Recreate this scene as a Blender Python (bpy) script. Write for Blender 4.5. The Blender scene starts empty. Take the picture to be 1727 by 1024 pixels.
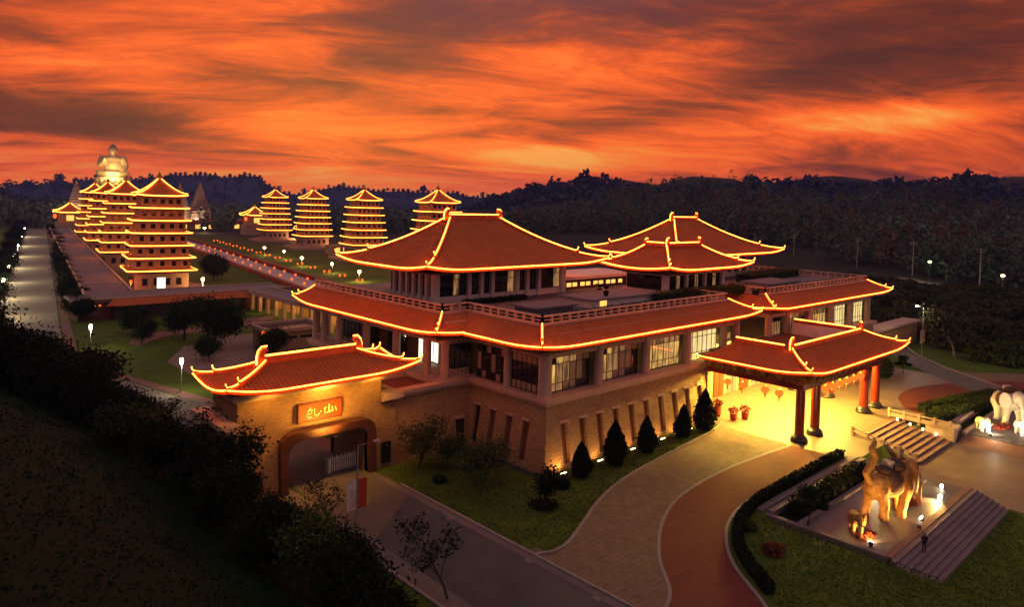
import bpy, math, random
import numpy as np
from mathutils import Vector, Matrix
S = bpy.context.scene
COL = S.collection
rnd = random.Random(7)
nr = np.random.default_rng(7)
PI = math.pi

# ------------------------------------------------------------------ camera
F = 1213.0; PW, PH = 1727, 1024
PITCH = math.radians(1.7); ROLL = math.radians(1.6); AZ = math.radians(46.7)
fw = Vector((math.cos(AZ)*math.cos(PITCH), math.sin(AZ)*math.cos(PITCH), -math.sin(PITCH)))
rt = Vector((math.sin(AZ), -math.cos(AZ), 0)); up = rt.cross(fw)
r2 = rt*math.cos(ROLL) + up*math.sin(ROLL); u2 = up*math.cos(ROLL) - rt*math.sin(ROLL)
cd = bpy.data.cameras.new('camera'); cam = bpy.data.objects.new('camera', cd); COL.objects.link(cam)
cam.matrix_world = Matrix(((r2.x, u2.x, -fw.x, 0), (r2.y, u2.y, -fw.y, 0), (r2.z, u2.z, -fw.z, 30), (0, 0, 0, 1)))
cd.sensor_width = 36; cd.lens = 36*F/PW; cd.shift_y = -134/PW; cd.clip_start = 0.5; cd.clip_end = 20000
S.camera = cam
S.render.resolution_x = 1024; S.render.resolution_y = 608
S.view_settings.view_transform = 'Standard'; S.view_settings.look = 'None'
S.view_settings.exposure = 0.5; S.view_settings.gamma = 1
S.cycles.use_denoising = True
S.cycles.max_bounces = 6; S.cycles.volume_bounces = 1
S.cycles.sample_clamp_indirect = 4

def pz(px, py, dist):
    """height of the line of sight of a photo pixel at a horizontal distance (used for the skyline of hills)"""
    d = r2*((px-PW/2)/F) + u2*(-(py-PH/2+134)/F) + fw
    h = math.hypot(d.x, d.y)
    return 30 + d.z/h*dist
def paz(px): return AZ - math.atan((px-PW/2)/F)

# ------------------------------------------------------------------ node helper
class NT:
    def __init__(s, tree): s.t = tree; s.n = tree.nodes; s.l = tree.links
    def node(s, typ, ins=None, **kw):
        n = s.n.new(typ)
        for k, v in kw.items(): setattr(n, k, v)
        for k, v in (ins or {}).items(): s.set(n.inputs[k], v)
        return n
    def set(s, sock, v):
        if isinstance(v, bpy.types.NodeSocket): s.l.new(v, sock)
        elif isinstance(v, (tuple, list)) and len(v) == 3 and sock.type == 'RGBA': sock.default_value = (*v, 1)
        else: sock.default_value = v
    def m(s, op, a, b=0.0, c=0.0, clamp=False):
        n = s.n.new('ShaderNodeMath'); n.operation = op; n.use_clamp = clamp
        s.set(n.inputs[0], a); s.set(n.inputs[1], b); s.set(n.inputs[2], c); return n.outputs[0]
    def noise(s, vec, scale, detail=4, rough=.55, dist=0):
        n = s.node('ShaderNodeTexNoise', {'Scale': scale, 'Detail': detail, 'Roughness': rough, 'Distortion': dist})
        if vec is not None: s.l.new(vec, n.inputs['Vector'])
        return n.outputs[0]
    def ramp(s, f, stops, interp='LINEAR'):
        n = s.n.new('ShaderNodeValToRGB'); s.set(n.inputs[0], f); e = n.color_ramp.elements; n.color_ramp.interpolation = interp
        while len(e) < len(stops): e.new(.5)
        for i, (p, c) in enumerate(stops): e[i].position = p; e[i].color = (*c, 1)
        return n.outputs[0]
    def mix(s, f, a, b, blend='MIX'):
        n = s.n.new('ShaderNodeMix'); n.data_type = 'RGBA'; n.blend_type = blend; n.clamp_factor = True
        s.set(n.inputs[0], f); s.set(n.inputs[6], a); s.set(n.inputs[7], b); return n.outputs[2]

# ------------------------------------------------------------------ world: sunset sky
W = bpy.data.worlds.new('World'); S.world = W; W.use_nodes = True
w = NT(W.node_tree); w.n.clear()
tc = w.node('ShaderNodeTexCoord'); sep = w.node('ShaderNodeSeparateXYZ', {0: tc.outputs['Generated']})
dx, dy, dz = sep.outputs
A0 = AZ
fc = w.m('ADD', w.m('MULTIPLY', dx, math.cos(A0)), w.m('MULTIPLY', dy, math.sin(A0)))      # forward
rc = w.m('SUBTRACT', w.m('MULTIPLY', dx, math.sin(A0)), w.m('MULTIPLY', dy, math.cos(A0)))  # right
az = w.m('ARCTAN2', rc, fc)                       # azimuth from the middle of the view, radians
el = w.m('ARCSINE', w.m('MAXIMUM', w.m('MINIMUM', dz, 1.0), -1.0))
zz = w.m('ADD', w.m('MAXIMUM', dz, 0.0), 0.16)
cxp = w.m('DIVIDE', rc, zz); cyp = w.m('DIVIDE', fc, zz)
# cloud bands rise slightly to the right
cv = w.node('ShaderNodeCombineXYZ', {0: w.m('MULTIPLY', w.m('ADD', cxp, w.m('MULTIPLY', cyp, .35)), .55), 1: w.m('SUBTRACT', cyp, w.m('MULTIPLY', cxp, .25)), 2: 3.1}).outputs[0]
warp = w.node('ShaderNodeTexNoise', {'Vector': cv, 'Scale': .55, 'Detail': 3.0})
cv2 = w.node('ShaderNodeVectorMath', {0: cv, 1: w.node('ShaderNodeVectorMath', {0: warp.outputs['Color'], 3: 1.6}, operation='SCALE').outputs[0]}, operation='ADD').outputs[0]
n1 = w.noise(cv2, .62, 9, .62)
n2 = w.noise(cv2, 2.3, 8, .68, .4)
n3 = w.noise(cv, .25, 3, .5)
def gauss(a0, e0, wa, we, amp, tilt=0.0):
    da = w.m('SUBTRACT', az, a0)
    a = w.m('DIVIDE', da, wa); e = w.m('DIVIDE', w.m('SUBTRACT', w.m('SUBTRACT', el, e0), w.m('MULTIPLY', da, tilt)), we)
    q = w.m('ADD', w.m('MULTIPLY', a, a), w.m('MULTIPLY', e, e))
    return w.m('MULTIPLY', w.m('EXPONENT', w.m('MULTIPLY', q, -1.0)), amp)
def sky_pos(px, py):
    d = r2*((px-PW/2)/F) + u2*(-(py-PH/2+134)/F) + fw; d.normalize()
    return math.atan2(d.dot(rt), d.x*math.cos(A0)+d.y*math.sin(A0)), math.asin(d.z)
v = w.m('ADD', w.m('ADD', w.m('MULTIPLY', n1, 1.2), w.m('MULTIPLY', n2, .85)), w.m('MULTIPLY', n3, .3))
v = w.m('SUBTRACT', w.m('MULTIPLY', v, 1.42), 1.20)
for (px, py, wx, wy, amp, tilt) in [
    (120, 110, 170, 75, .22, .1), (60, 190, 150, 26, -.34, -.05), (160, 160, 90, 30, -.18, -.3), (600, 205, 260, 34, .30, .0), (880, 262, 200, 20, .36, .06), (880, 130, 140, 40, .10, .15),
    (1500, 198, 380, 20, .34, .08), (1250, 250, 300, 18, .16, .12), (800, 30, 330, 60, -.26, .1), (640, 100, 130, 22, -.14, .1), (1400, 90, 330, 75, -.20, .1), (1650, 60, 250, 70, -.22, .1),
    (830, 218, 140, 12, -.20, .14), (1600, 285, 300, 34, -.12, .05), (60, 265, 260, 14, .10, 0), (380, 290, 300, 14, .08, 0), (380, 235, 130, 10, -.14, -.1), (1100, 190, 260, 24, -.12, .2), (600, 60, 60, 20, .1, .1), (-20, -10, 260, 90, -.26, .1), (300, 60, 260, 60, .08, .1), (700, 295, 420, 14, .16, .02), (1250, 150, 260, 30, -.12, .15)]:
    a0, e0 = sky_pos(px, py)
    v = w.m('ADD', v, gauss(a0, e0, wx/F, wy/F, amp, tilt))
col = w.ramp(v, [(0.0, (.085, .012, .005)), (.20, (.16, .022, .005)), (.36, (.33, .044, .007)), (.50, (.66, .076, .006)), (.66, (1.0, .128, .009)), (.84, (1.0, .22, .022)), (1.0, (1.0, .37, .06))])
purp = w.m('MULTIPLY', w.m('MULTIPLY', w.m('SUBTRACT', 1.0, w.m('MULTIPLY', v, 1.6), clamp=True), w.noise(cv, .8, 2), clamp=True), 1.15, clamp=True)
col = w.mix(w.m('MULTIPLY', purp, w.m('MULTIPLY', gauss(*sky_pos(830, -20), 400/F, 130/F, .8), 1.0, clamp=True)), col, (.17, .050, .075))
# overhead and behind the viewer the mauve sky is brightened to add ambient light
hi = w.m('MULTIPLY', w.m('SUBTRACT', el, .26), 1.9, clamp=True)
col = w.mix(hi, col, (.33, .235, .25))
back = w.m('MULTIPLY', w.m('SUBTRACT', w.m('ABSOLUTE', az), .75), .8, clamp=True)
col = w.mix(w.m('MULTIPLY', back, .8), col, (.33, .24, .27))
nish = w.node('ShaderNodeTexSky', sky_type='NISHITA', sun_disc=False, sun_elevation=math.radians(1.5), sun_rotation=math.radians(90)-(A0+.22), altitude=50, dust_density=3.0)
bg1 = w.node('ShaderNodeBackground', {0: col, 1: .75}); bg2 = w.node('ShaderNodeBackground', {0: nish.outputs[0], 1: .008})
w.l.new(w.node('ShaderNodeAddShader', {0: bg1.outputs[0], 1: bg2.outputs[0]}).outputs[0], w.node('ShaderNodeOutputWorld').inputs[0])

sd = bpy.data.lights.new('sun', 'SUN'); sun = bpy.data.objects.new('sun', sd); COL.objects.link(sun)
sd.energy = .35; sd.angle = math.radians(12); sd.color = (1, .5, .25)
sdir = Vector((math.cos(A0+.22)*math.cos(.06), math.sin(A0+.22)*math.cos(.06), math.sin(.06)))
sun.rotation_euler = sdir.to_track_quat('Z', 'Y').to_euler()

# ------------------------------------------------------------------ materials
MATS = {}
def mat(name, c, rough=.7, c2=None, scale=3.0, detail=5, spec=.3, metal=0, bump=0.0, bscale=None, emit=None, estr=0, stops=None):
    if name in MATS: return MATS[name]
    m = bpy.data.materials.new(name); m.use_nodes = True; t = NT(m.node_tree); b = t.n['Principled BSDF']
    b.inputs['Roughness'].default_value = rough; b.inputs['Specular IOR Level'].default_value = spec; b.inputs['Metallic'].default_value = metal
    g = t.node('ShaderNodeNewGeometry').outputs['Position']
    if c2 is None: c2 = tuple(x*.72 for x in c)
    f = t.noise(g, scale, detail, .62)
    f2 = t.noise(g, scale*.13, 3, .5)
    ff = t.m('ADD', t.m('MULTIPLY', f, .65), t.m('MULTIPLY', f2, .35))
    colr = t.ramp(ff, [(.36, c2), (.62, c)])
    t.l.new(colr, b.inputs['Base Color'])
    if bump:
        bp = t.node('ShaderNodeBump', {'Strength': bump, 'Distance': .1, 'Height': t.noise(g, bscale or scale*3, 4, .6)})
        t.l.new(bp.outputs[0], b.inputs['Normal'])
    if emit: b.inputs['Emission Color'].default_value = (*emit, 1); b.inputs['Emission Strength'].default_value = estr
    MATS[name] = m; return m
def emis(name, c, s):
    m = bpy.data.materials.new(name); m.use_nodes = True; t = NT(m.node_tree); t.n.clear()
    e = t.node('ShaderNodeEmission', {0: c, 1: s}); t.l.new(e.outputs[0], t.node('ShaderNodeOutputMaterial').inputs[0])
    MATS[name] = m; return m
def litglass(name, c1, c2, s, scale=1.2):
    """a pane with a lit room and curtains behind it"""
    m = bpy.data.materials.new(name); m.use_nodes = True; t = NT(m.node_tree); b = t.n['Principled BSDF']
    g = t.node('ShaderNodeNewGeometry').outputs['Position']
    g = t.node('ShaderNodeVectorMath', {0: g, 1: (2.2, 2.2, .35)}, operation='MULTIPLY').outputs[0]
    f = t.m('ADD', t.m('MULTIPLY', t.noise(g, scale, 3, .6, .3), .75), t.m('MULTIPLY', t.noise(t.node('ShaderNodeNewGeometry').outputs['Position'], .35, 1), .28))
    b.inputs['Base Color'].default_value = (.03, .03, .03, 1); b.inputs['Roughness'].default_value = .06
    t.l.new(t.ramp(f, [(.38, c1), (.66, c2)]), b.inputs['Emission Color']); b.inputs['Emission Strength'].default_value = s
    MATS[name] = m; return m
def brickmat(name, c1, c2, cm, sc, rough=.85):
    m = bpy.data.materials.new(name); m.use_nodes = True; t = NT(m.node_tree); b = t.n['Principled BSDF']
    b.inputs['Roughness'].default_value = rough; b.inputs['Specular IOR Level'].default_value = .2
    g = t.node('ShaderNodeNewGeometry'); s3 = t.node('ShaderNodeSeparateXYZ', {0: g.outputs['Position']}).outputs
    n3_ = t.node('ShaderNodeSeparateXYZ', {0: g.outputs['Normal']}).outputs
    wall = t.m('LESS_THAN', t.m('ABSOLUTE', n3_[2]), .7)
    uu = t.m('ADD', s3[0], t.m('MULTIPLY', s3[1], t.m('SUBTRACT', t.m('MULTIPLY', wall, 2.0), 1.0)))
    uu = t.m('ADD', t.m('MULTIPLY', wall, t.m('ADD', s3[0], s3[1])), t.m('MULTIPLY', t.m('SUBTRACT', 1.0, wall), s3[0]))
    vv = t.m('ADD', t.m('MULTIPLY', wall, s3[2]), t.m('MULTIPLY', t.m('SUBTRACT', 1.0, wall), s3[1]))
    vec = t.node('ShaderNodeCombineXYZ', {0: uu, 1: vv}).outputs[0]
    br = t.node('ShaderNodeTexBrick', {'Vector': vec, 'Color1': c1, 'Color2': c2, 'Mortar': cm, 'Scale': sc, 'Mortar Size': .03, 'Bias': 0.0})
    mixc = t.mix(.55, br.outputs[0], t.ramp(t.noise(g.outputs['Position'], .9, 6, .7), [(.3, tuple(x*.55 for x in c1)), (.7, tuple(min(1, x*1.5) for x in c2))]))
    t.l.new(mixc, b.inputs['Base Color'])
    bp = t.node('ShaderNodeBump', {'Strength': .6, 'Distance': .06, 'Height': t.m('ADD', br.outputs[1], t.m('MULTIPLY', t.noise(g.outputs['Position'], 5, 4), -1.5))})
    t.l.new(bp.outputs[0], b.inputs['Normal']); MATS[name] = m; return m

M_tile = mat('glazed_tile', (.50, .125, .026), .6, (.34, .072, .015), 2.2, spec=.18, bump=.25)
M_roll = mat('tile_roll_glaze', (.56, .14, .028), .5, (.38, .082, .016), 4.0, spec=.25)
M_ridge = mat('ridge_tile', (.55, .10, .02), .4, (.42, .07, .014), 3, spec=.5)
M_eave = mat('eave_wood', (.13, .034, .016), .6, (.07, .018, .01), 4)
M_stone = brickmat('rough_stone', (.54, .33, .16), (.24, .14, .07), (.11, .065, .04), 1.1)
M_stone2 = brickmat('gate_stone', (.40, .23, .11), (.22, .12, .06), (.13, .075, .04), 1.1)
M_conc = mat('pale_concrete', (.46, .32, .25), .75, (.37, .25, .195), 1.5, bump=.1)
M_white = mat('pale_render', (.74, .62, .56), .8, (.62, .51, .46), 1.2)
M_grey = mat('grey_deck', (.17, .15, .165), .8, (.12, .105, .12), .8)
M_dark = mat('dark_metal', (.02, .014, .012), .4, spec=.4)
M_panel = mat('dark_panel', (.035, .03, .032), .5, scale=1)
M_glass = mat('dark_glass', (.014, .013, .016), .05, (.01, .01, .012), .4, spec=.7)
M_lit1 = litglass('lit_glass_warm', (.10, .045, .012), (1.0, .56, .15), .72, 1.3)
M_lit2 = litglass('lit_glass_dim', (.02, .010, .006), (.42, .20, .07), .8, .9)
M_lit3 = litglass('lit_glass_bright', (.6, .38, .12), (1.0, .80, .34), .85, .8)
M_cur = mat('curtain_behind_glass', (.34, .24, .17), .35, (.22, .15, .10), 1.0, spec=.6)
M_niche = mat('niche_red', (.17, .055, .03), .6, (.11, .036, .022), 2)
M_asph = mat('asphalt', (.072, .070, .070), .85, (.044, .042, .043), .35, bump=.2, bscale=30)
M_conc_road = mat('concrete_road', (.13, .11, .085), .85, (.09, .076, .06), .45, bump=.15, bscale=14)
M_walk = mat('pavement', (.155, .125, .108), .85, (.11, .09, .078), .6, bump=.15)
M_kerb = mat('kerb_stone', (.26, .21, .20), .8, (.19, .155, .15), 1.4)
M_drive = brickmat('drive_paving', (.19, .125, .08), (.16, .105, .07), (.12, .08, .055), .4)
M_redbrick = brickmat('red_paving', (.22, .055, .035), (.14, .034, .024), (.08, .025, .02), 1.6)
M_plaza = mat('plaza_stone', (.19, .13, .09), .55, (.13, .088, .062), .7)
M_grass = mat('grass', (.066, .092, .014), .95, (.034, .050, .010), .38, detail=8, spec=.1, bump=.5, bscale=4)
M_earth = mat('slope_earth', (.014, .024, .010), .95, (.006, .010, .005), .5, spec=.1)
M_step = mat('step_stone', (.20, .15, .15), .7, (.14, .11, .115), 1.5)
M_stepred = mat('step_granite_red', (.24, .12, .085), .7, (.17, .085, .06), 1.5)
M_pool = mat('pool_floor', (.10, .095, .12), .5, (.07, .06, .07), .8, spec=.6)
M_leafd = mat('leaf_dark', (.022, .034, .010), .8, (.012, .018, .006), 1.2, spec=.15)
M_leafm = mat('leaf_mid', (.052, .074, .014), .8, (.026, .038, .009), 1.0, spec=.15)
M_leafo = mat('leaf_olive', (.085, .082, .026), .8, (.040, .040, .014), .8, spec=.15)
M_leafn = mat('leaf_very_dark', (.014, .022, .008), .85, (.006, .010, .004), 1.0, spec=.1)  # very dark leaf green
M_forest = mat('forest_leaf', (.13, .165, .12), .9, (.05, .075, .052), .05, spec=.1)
M_far = mat('far_hill_hazed', (.050, .066, .110), .95, (.034, .044, .075), .01, spec=0, bump=1.0, bscale=.03)  # wooded hill colour shifted to blue, with distance haze mixed in
M_bark = mat('bark', (.06, .045, .035), .9, (.035, .026, .02), 4, spec=.1)
M_barkp = mat('pale_bark', (.34, .29, .22), .9, (.24, .2, .15), 4, spec=.1)
M_redcol = mat('red_lacquer', (.20, .016, .007), .25, (.15, .012, .006), 1.0, spec=.6)
M_black = mat('black_stone', (.02, .015, .014), .3, spec=.5)
M_frieze = mat('painted_frieze', (.30, .14, .05), .6, (.05, .022, .014), 1.6, detail=3)
M_gold = mat('gilded_surface', (.58, .30, .08), .6, (.30, .13, .03), 2.2, metal=.2, bump=.9)
M_statue = mat('statue_bronze', (.44, .34, .21), .5, (.32, .24, .15), .2, metal=.2)
M_bronze = mat('bronze_robe', (.30, .22, .16), .42, (.2, .15, .12), .2, metal=.5)
M_ivory = mat('white_stone', (.66, .58, .46), .6, (.55, .46, .34), 1.2)
M_cloth = mat('saddle_cloth', (.16, .07, .04), .8, (.07, .035, .03), 2.0)
M_hood = mat('saddle_hood_dark', (.10, .05, .035), .7, (.05, .025, .02), 2.5)
M_metal = mat('painted_pole', (.30, .27, .27), .45, spec=.5, metal=.3)
M_polebr = mat('brown_pole', (.10, .05, .045), .5)
M_flower = mat('red_flowers', (.30, .03, .012), .8, (.12, .03, .01), 3)
M_bannerr = mat('banner_red', (.45, .06, .02), .7, (.30, .03, .015), 4)
M_bannery = mat('banner_yellow', (.62, .42, .06), .7)
M_bannerw = mat('banner_white', (.6, .56, .52), .7, (.45, .25, .2), 1.5)
M_whitep = mat('white_paint', (.66, .62, .52), .6)
M_skin = mat('skin', (.35, .2, .14), .6)
M_cloths = mat('dark_clothes', (.012, .012, .016), .9)
M_pagoda = mat('pagoda_wall', (.46, .25, .12), .8, (.32, .17, .08), .6)
M_pbase = mat('pagoda_base', (.30, .19, .15), .8, (.22, .14, .11), .4)
M_redwall = mat('red_wall', (.42, .04, .015), .5, (.34, .028, .01), 1)
def ledmat(name, c, s_, sc):
    """rope light: brighter and dimmer stretches along its length"""
    m = bpy.data.materials.new(name); m.use_nodes = True; t = NT(m.node_tree); t.n.clear()
    g = t.node('ShaderNodeNewGeometry').outputs['Position']; f = t.m('ADD', t.m('MULTIPLY', t.noise(g, sc, 2), .9), t.m('MULTIPLY', t.noise(g, sc*6, 1), .6))
    e = t.node('ShaderNodeEmission', {0: c, 1: t.m('MULTIPLY', f, s_*1.35)}); t.l.new(e.outputs[0], t.node('ShaderNodeOutputMaterial').inputs[0]); MATS[name] = m; return m
M_led = ledmat('light_tube', (1.0, .15, .016), 16.0, .6)
M_ledf = ledmat('light_tube_far', (1.0, .21, .026), 7.5, .3)
M_lant = emis('red_lantern_glow', (1.0, .115, .012), 1.5)
M_bulb = emis('white_lamp_glow', (1.0, .86, .55), 30.0)
M_bulby = emis('yellow_lamp_glow', (1.0, .62, .22), 26.0)
M_gate_w = emis('lit_window', (1.0, .93, .66), 1.3)
M_yel = emis('lit_yellow_window', (1.0, .50, .10), 1.1)

# ------------------------------------------------------------------ mesh helper
def root(name, loc=(0, 0, 0), label=None, cat=None, group=None, kind=None, rz=0):
    o = bpy.data.objects.new(name, None); COL.objects.link(o); o.location = loc; o.rotation_euler = (0, 0, rz); o.empty_display_size = .1
    tag(o, label, cat, group, kind); return o
def tag(o, label=None, cat=None, group=None, kind=None):
    if label: o['label'] = label
    if cat: o['category'] = cat
    if group: o['group'] = group
    if kind: o['kind'] = kind
    return o
def wloc(o):
    p = Vector((0, 0, 0))
    while o is not None: p = p + o.location; o = o.parent
    return p
class MB:
    def __init__(s): s.v = []; s.f = []
    def add(s, vs, fs):
        k = len(s.v); s.v += [tuple(p) for p in vs]; s.f += [tuple(k+i for i in f) for f in fs]; return s
    def box(s, x0, y0, z0, x1, y1, z1):
        return s.add([(x0, y0, z0), (x1, y0, z0), (x1, y1, z0), (x0, y1, z0), (x0, y0, z1), (x1, y0, z1), (x1, y1, z1), (x0, y1, z1)],
                     [(0, 3, 2, 1), (4, 5, 6, 7), (0, 1, 5, 4), (1, 2, 6, 5), (2, 3, 7, 6), (3, 0, 4, 7)])
    def frus(s, a, z0, b, z1):      # a, b = (x0,y0,x1,y1) at z0 and z1
        return s.add([(a[0], a[1], z0), (a[2], a[1], z0), (a[2], a[3], z0), (a[0], a[3], z0), (b[0], b[1], z1), (b[2], b[1], z1), (b[2], b[3], z1), (b[0], b[3], z1)],
                     [(0, 3, 2, 1), (4, 5, 6, 7), (0, 1, 5, 4), (1, 2, 6, 5), (2, 3, 7, 6), (3, 0, 4, 7)])
    def poly(s, pts, z0, z1):       # vertical prism from a ccw outline
        n = len(pts)
        return s.add([(*p, z0) for p in pts]+[(*p, z1) for p in pts], [tuple(range(n-1, -1, -1)), tuple(range(n, 2*n))]+[(i, (i+1) % n, n+(i+1) % n, n+i) for i in range(n)])
    def extr(s, pts, vec):          # any planar outline pushed along vec
        n = len(pts); q = [tuple(p[k]+vec[k] for k in range(3)) for p in pts]
        return s.add(list(pts)+q, [tuple(range(n-1, -1, -1)), tuple(range(n, 2*n))]+[(i, (i+1) % n, n+(i+1) % n, n+i) for i in range(n)])
    def cyl(s, x, y, z0, z1, r0, r1=None, n=14):
        r1 = r0 if r1 is None else r1
        a = [2*PI*i/n for i in range(n)]
        return s.add([(x+r0*math.cos(t), y+r0*math.sin(t), z0) for t in a]+[(x+r1*math.cos(t), y+r1*math.sin(t), z1) for t in a],
                     [tuple(range(n-1, -1, -1)), tuple(range(n, 2*n))]+[(i, (i+1) % n, n+(i+1) % n, n+i) for i in range(n)])
    def lathe(s, x, y, prof, n=14):  # prof: (r, z) from bottom to top
        a = [2*PI*i/n for i in range(n)]; vs = [(x+r*math.cos(t), y+r*math.sin(t), z) for r, z in prof for t in a]
        fs = [(j*n+i, j*n+(i+1) % n, (j+1)*n+(i+1) % n, (j+1)*n+i) for j in range(len(prof)-1) for i in range(n)]
        return s.add(vs, fs+[tuple(range(n-1, -1, -1)), tuple(range((len(prof)-1)*n, len(prof)*n))])
    def tube(s, path, r, n=6, r1=None):
        P = [Vector(p) for p in path]; m = len(P); vs = []
        for i, p in enumerate(P):
            d = (P[min(i+1, m-1)]-P[max(i-1, 0)]).normalized()
            a = d.cross(Vector((0, 0, 1)));
            if a.length < .05: a = d.cross(Vector((0, 1, 0)))
            a.normalize(); b = a.cross(d)
            rr = r if r1 is None else r+(r1-r)*i/(m-1)
            for k in range(n):
                t = 2*PI*k/n; q = p+a*(rr*math.cos(t))+b*(rr*math.sin(t)); vs.append(tuple(q))
        fs = [(j*n+k, j*n+(k+1) % n, (j+1)*n+(k+1) % n, (j+1)*n+k) for j in range(m-1) for k in range(n)]
        return s.add(vs, fs+[tuple(range(n)), tuple(range((m-1)*n+n-1, (m-1)*n-1, -1))])
    def bar(s, path, wd, h):        # rectangular bar standing on a path (horizontal width wd, height h)
        P = [Vector(p) for p in path]; m = len(P); vs = []
        for i, p in enumerate(P):
            d = (P[min(i+1, m-1)]-P[max(i-1, 0)]); d.z = 0; d.normalize(); a = Vector((-d.y, d.x, 0))*(wd/2)
            vs += [tuple(p-a), tuple(p+a), tuple(p+a+Vector((0, 0, h))), tuple(p-a+Vector((0, 0, h)))]
        fs = [(j*4+k, (j+1)*4+k, (j+1)*4+(k+1) % 4, j*4+(k+1) % 4) for j in range(m-1) for k in range(4)]
        return s.add(vs, fs+[(0, 1, 2, 3), ((m-1)*4+3, (m-1)*4+2, (m-1)*4+1, (m-1)*4)])
    def build(s, name, m, parent=None, local=False, smooth=False, **kw):
        me = bpy.data.meshes.new(name); o = bpy.data.objects.new(name, me); COL.objects.link(o)
        V = np.array(s.v, float).reshape(-1, 3)
        if parent is not None:
            o.parent = parent
            if not local: V = V-np.array(wloc(parent))
        me.from_pydata(V.tolist(), [], s.f); me.materials.append(m)
        if smooth: me.polygons.foreach_set('use_smooth', [True]*len(me.polygons))
        tag(o, **kw); return o
def npmesh(name, V, Fc, m, parent=None, local=True, **kw):
    """fast mesh from arrays; Fc is (n,3) or (n,4)"""
    me = bpy.data.meshes.new(name); k = Fc.shape[1]
    me.vertices.add(len(V)); me.vertices.foreach_set('co', V.astype(np.float32).ravel())
    me.loops.add(Fc.size); me.loops.foreach_set('vertex_index', Fc.astype(np.int32).ravel())
    me.polygons.add(len(Fc)); me.polygons.foreach_set('loop_start', np.arange(0, Fc.size, k, dtype=np.int32))
    me.update(calc_edges=True); me.materials.append(m)
    o = bpy.data.objects.new(name, me); COL.objects.link(o)
    if parent is not None: o.parent = parent
    tag(o, **kw); return o
def copy_tree(o, parent=None):
    c = o.copy(); COL.objects.link(c); c.parent = parent
    for ch in list(o.children): copy_tree(ch, c)
    return c
def flat(name, pts, z, m, **kw):   # a paved sheet
    o = MB().add([(*p, z) for p in pts], [tuple(range(len(pts)))]).build(name, m, kind='structure', **kw); return o
def pointlight(name, loc, power, color, r=.3, parent=None):
    l = bpy.data.lights.new(name, 'POINT'); l.energy = power; l.color = color; l.shadow_soft_size = r
    o = bpy.data.objects.new(name, l); COL.objects.link(o); o.location = loc
    if parent is not None: o.parent = parent; o.location = Vector(loc)-wloc(parent)
    return o
def spotlight(name, loc, target, power, color, ang=90, r=.15, parent=None):
    l = bpy.data.lights.new(name, 'SPOT'); l.energy = power; l.color = color; l.shadow_soft_size = r; l.spot_size = math.radians(ang); l.spot_blend = .7
    o = bpy.data.objects.new(name, l); COL.objects.link(o); o.location = loc
    o.rotation_euler = (Vector(target)-Vector(loc)).to_track_quat('-Z', 'Y').to_euler()
    if parent is not None: o.parent = parent; o.location = Vector(loc)-wloc(parent)
    return o

# ------------------------------------------------------------------ curved tiled roofs
def panel_fn(P0, P1, Q0, Q1, ze, zt, l0, l1, Lc=7.0, pw=1.45):
    P0, P1, Q0, Q1 = (Vector(p).to_2d() if len(p) > 2 else Vector(p) for p in (P0, P1, Q0, Q1))
    d = (P1-P0).normalized()
    def f(u, v, dz=0):
        a = P0.lerp(Q0, v); b = P1.lerp(Q1, v); p = a.lerp(b, u)
        L = (b-a).length; s0 = max(0, 1-u*L/Lc)**2; s1 = max(0, 1-(1-u)*L/Lc)**2
        z = ze+(zt-ze)*(v**pw)+(l0*s0+l1*s1)*(1-v)**2+dz
        return (p.x, p.y, z)
    f.P0, f.P1, f.Q0, f.Q1, f.d = P0, P1, Q0, Q1, d
    return f
def panel_mesh(mb, f, nu=20, nv=8, th=.28):
    us = [i/nu for i in range(nu+1)]; vs = [j/nv for j in range(nv+1)]
    top = [f(u, v) for v in vs for u in us]; bot = [f(u, v, -th) for v in vs for u in us]; n = len(top); wd = nu+1
    fs = []
    for j in range(nv):
        for i in range(nu):
            a = j*wd+i; fs.append((a, a+1, a+wd+1, a+wd)); fs.append((n+a, n+a+wd, n+a+wd+1, n+a+1))
    for i in range(nu): fs.append((i, n+i, n+i+1, i+1))
    mb.add(top+bot, fs)
def rolls(mb, f, sp=.5, r=.11, ns=7):
    """half round tile rolls running down the slope"""
    L = (f.P1-f.P0).length; d = f.d; t0 = -12.0
    q0 = (f.Q0-f.P0).dot(d); q1 = (f.Q1-f.P0).dot(d)
    t = min(0, q0)+sp/2; T = max(L, q1)
    side = Vector((d.x, d.y, 0))
    while t < T:
        # left(v)=q0*v, right(v)=L+(q1-L)*v ; keep left<=t<=right
        v0, v1 = 0.0, 1.0
        if q0 > 1e-6: v1 = min(v1, t/q0)
        elif q0 < -1e-6 and t < 0: v0 = max(v0, t/q0)
        if q1 < L-1e-6: v1 = min(v1, (t-L)/(q1-L))
        elif q1 > L+1e-6 and t > L: v0 = max(v0, (t-L)/(q1-L))
        if v1-v0 > .04:
            k = max(2, int(ns*(v1-v0))+1); vs = []; fs = []
            for i in range(k+1):
                v = v0+(v1-v0)*i/k; a = q0*v; b = L+(q1-L)*v; u = min(1, max(0, (t-a)/max(b-a, 1e-6)))
                p = Vector(f(u, v, .01)); vs += [tuple(p-side*r), tuple(p+Vector((0, 0, r*.95))), tuple(p+side*r)]
            for i in range(k): o = i*3; fs += [(o, o+1, o+4, o+3), (o+1, o+2, o+5, o+4)]
            fs.append((0, 2, 1)); mb.add(vs, fs)
        t += sp
def eave_path(f, n=24, out=.16, dz=.10):
    nrm = Vector((f.d.y, -f.d.x, 0))
    if nrm.dot((f.P0-f.Q0).to_3d()) < 0: nrm = -nrm
    return [tuple(Vector(f(i/n, 0, dz))+nrm*out) for i in range(n+1)]
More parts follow.
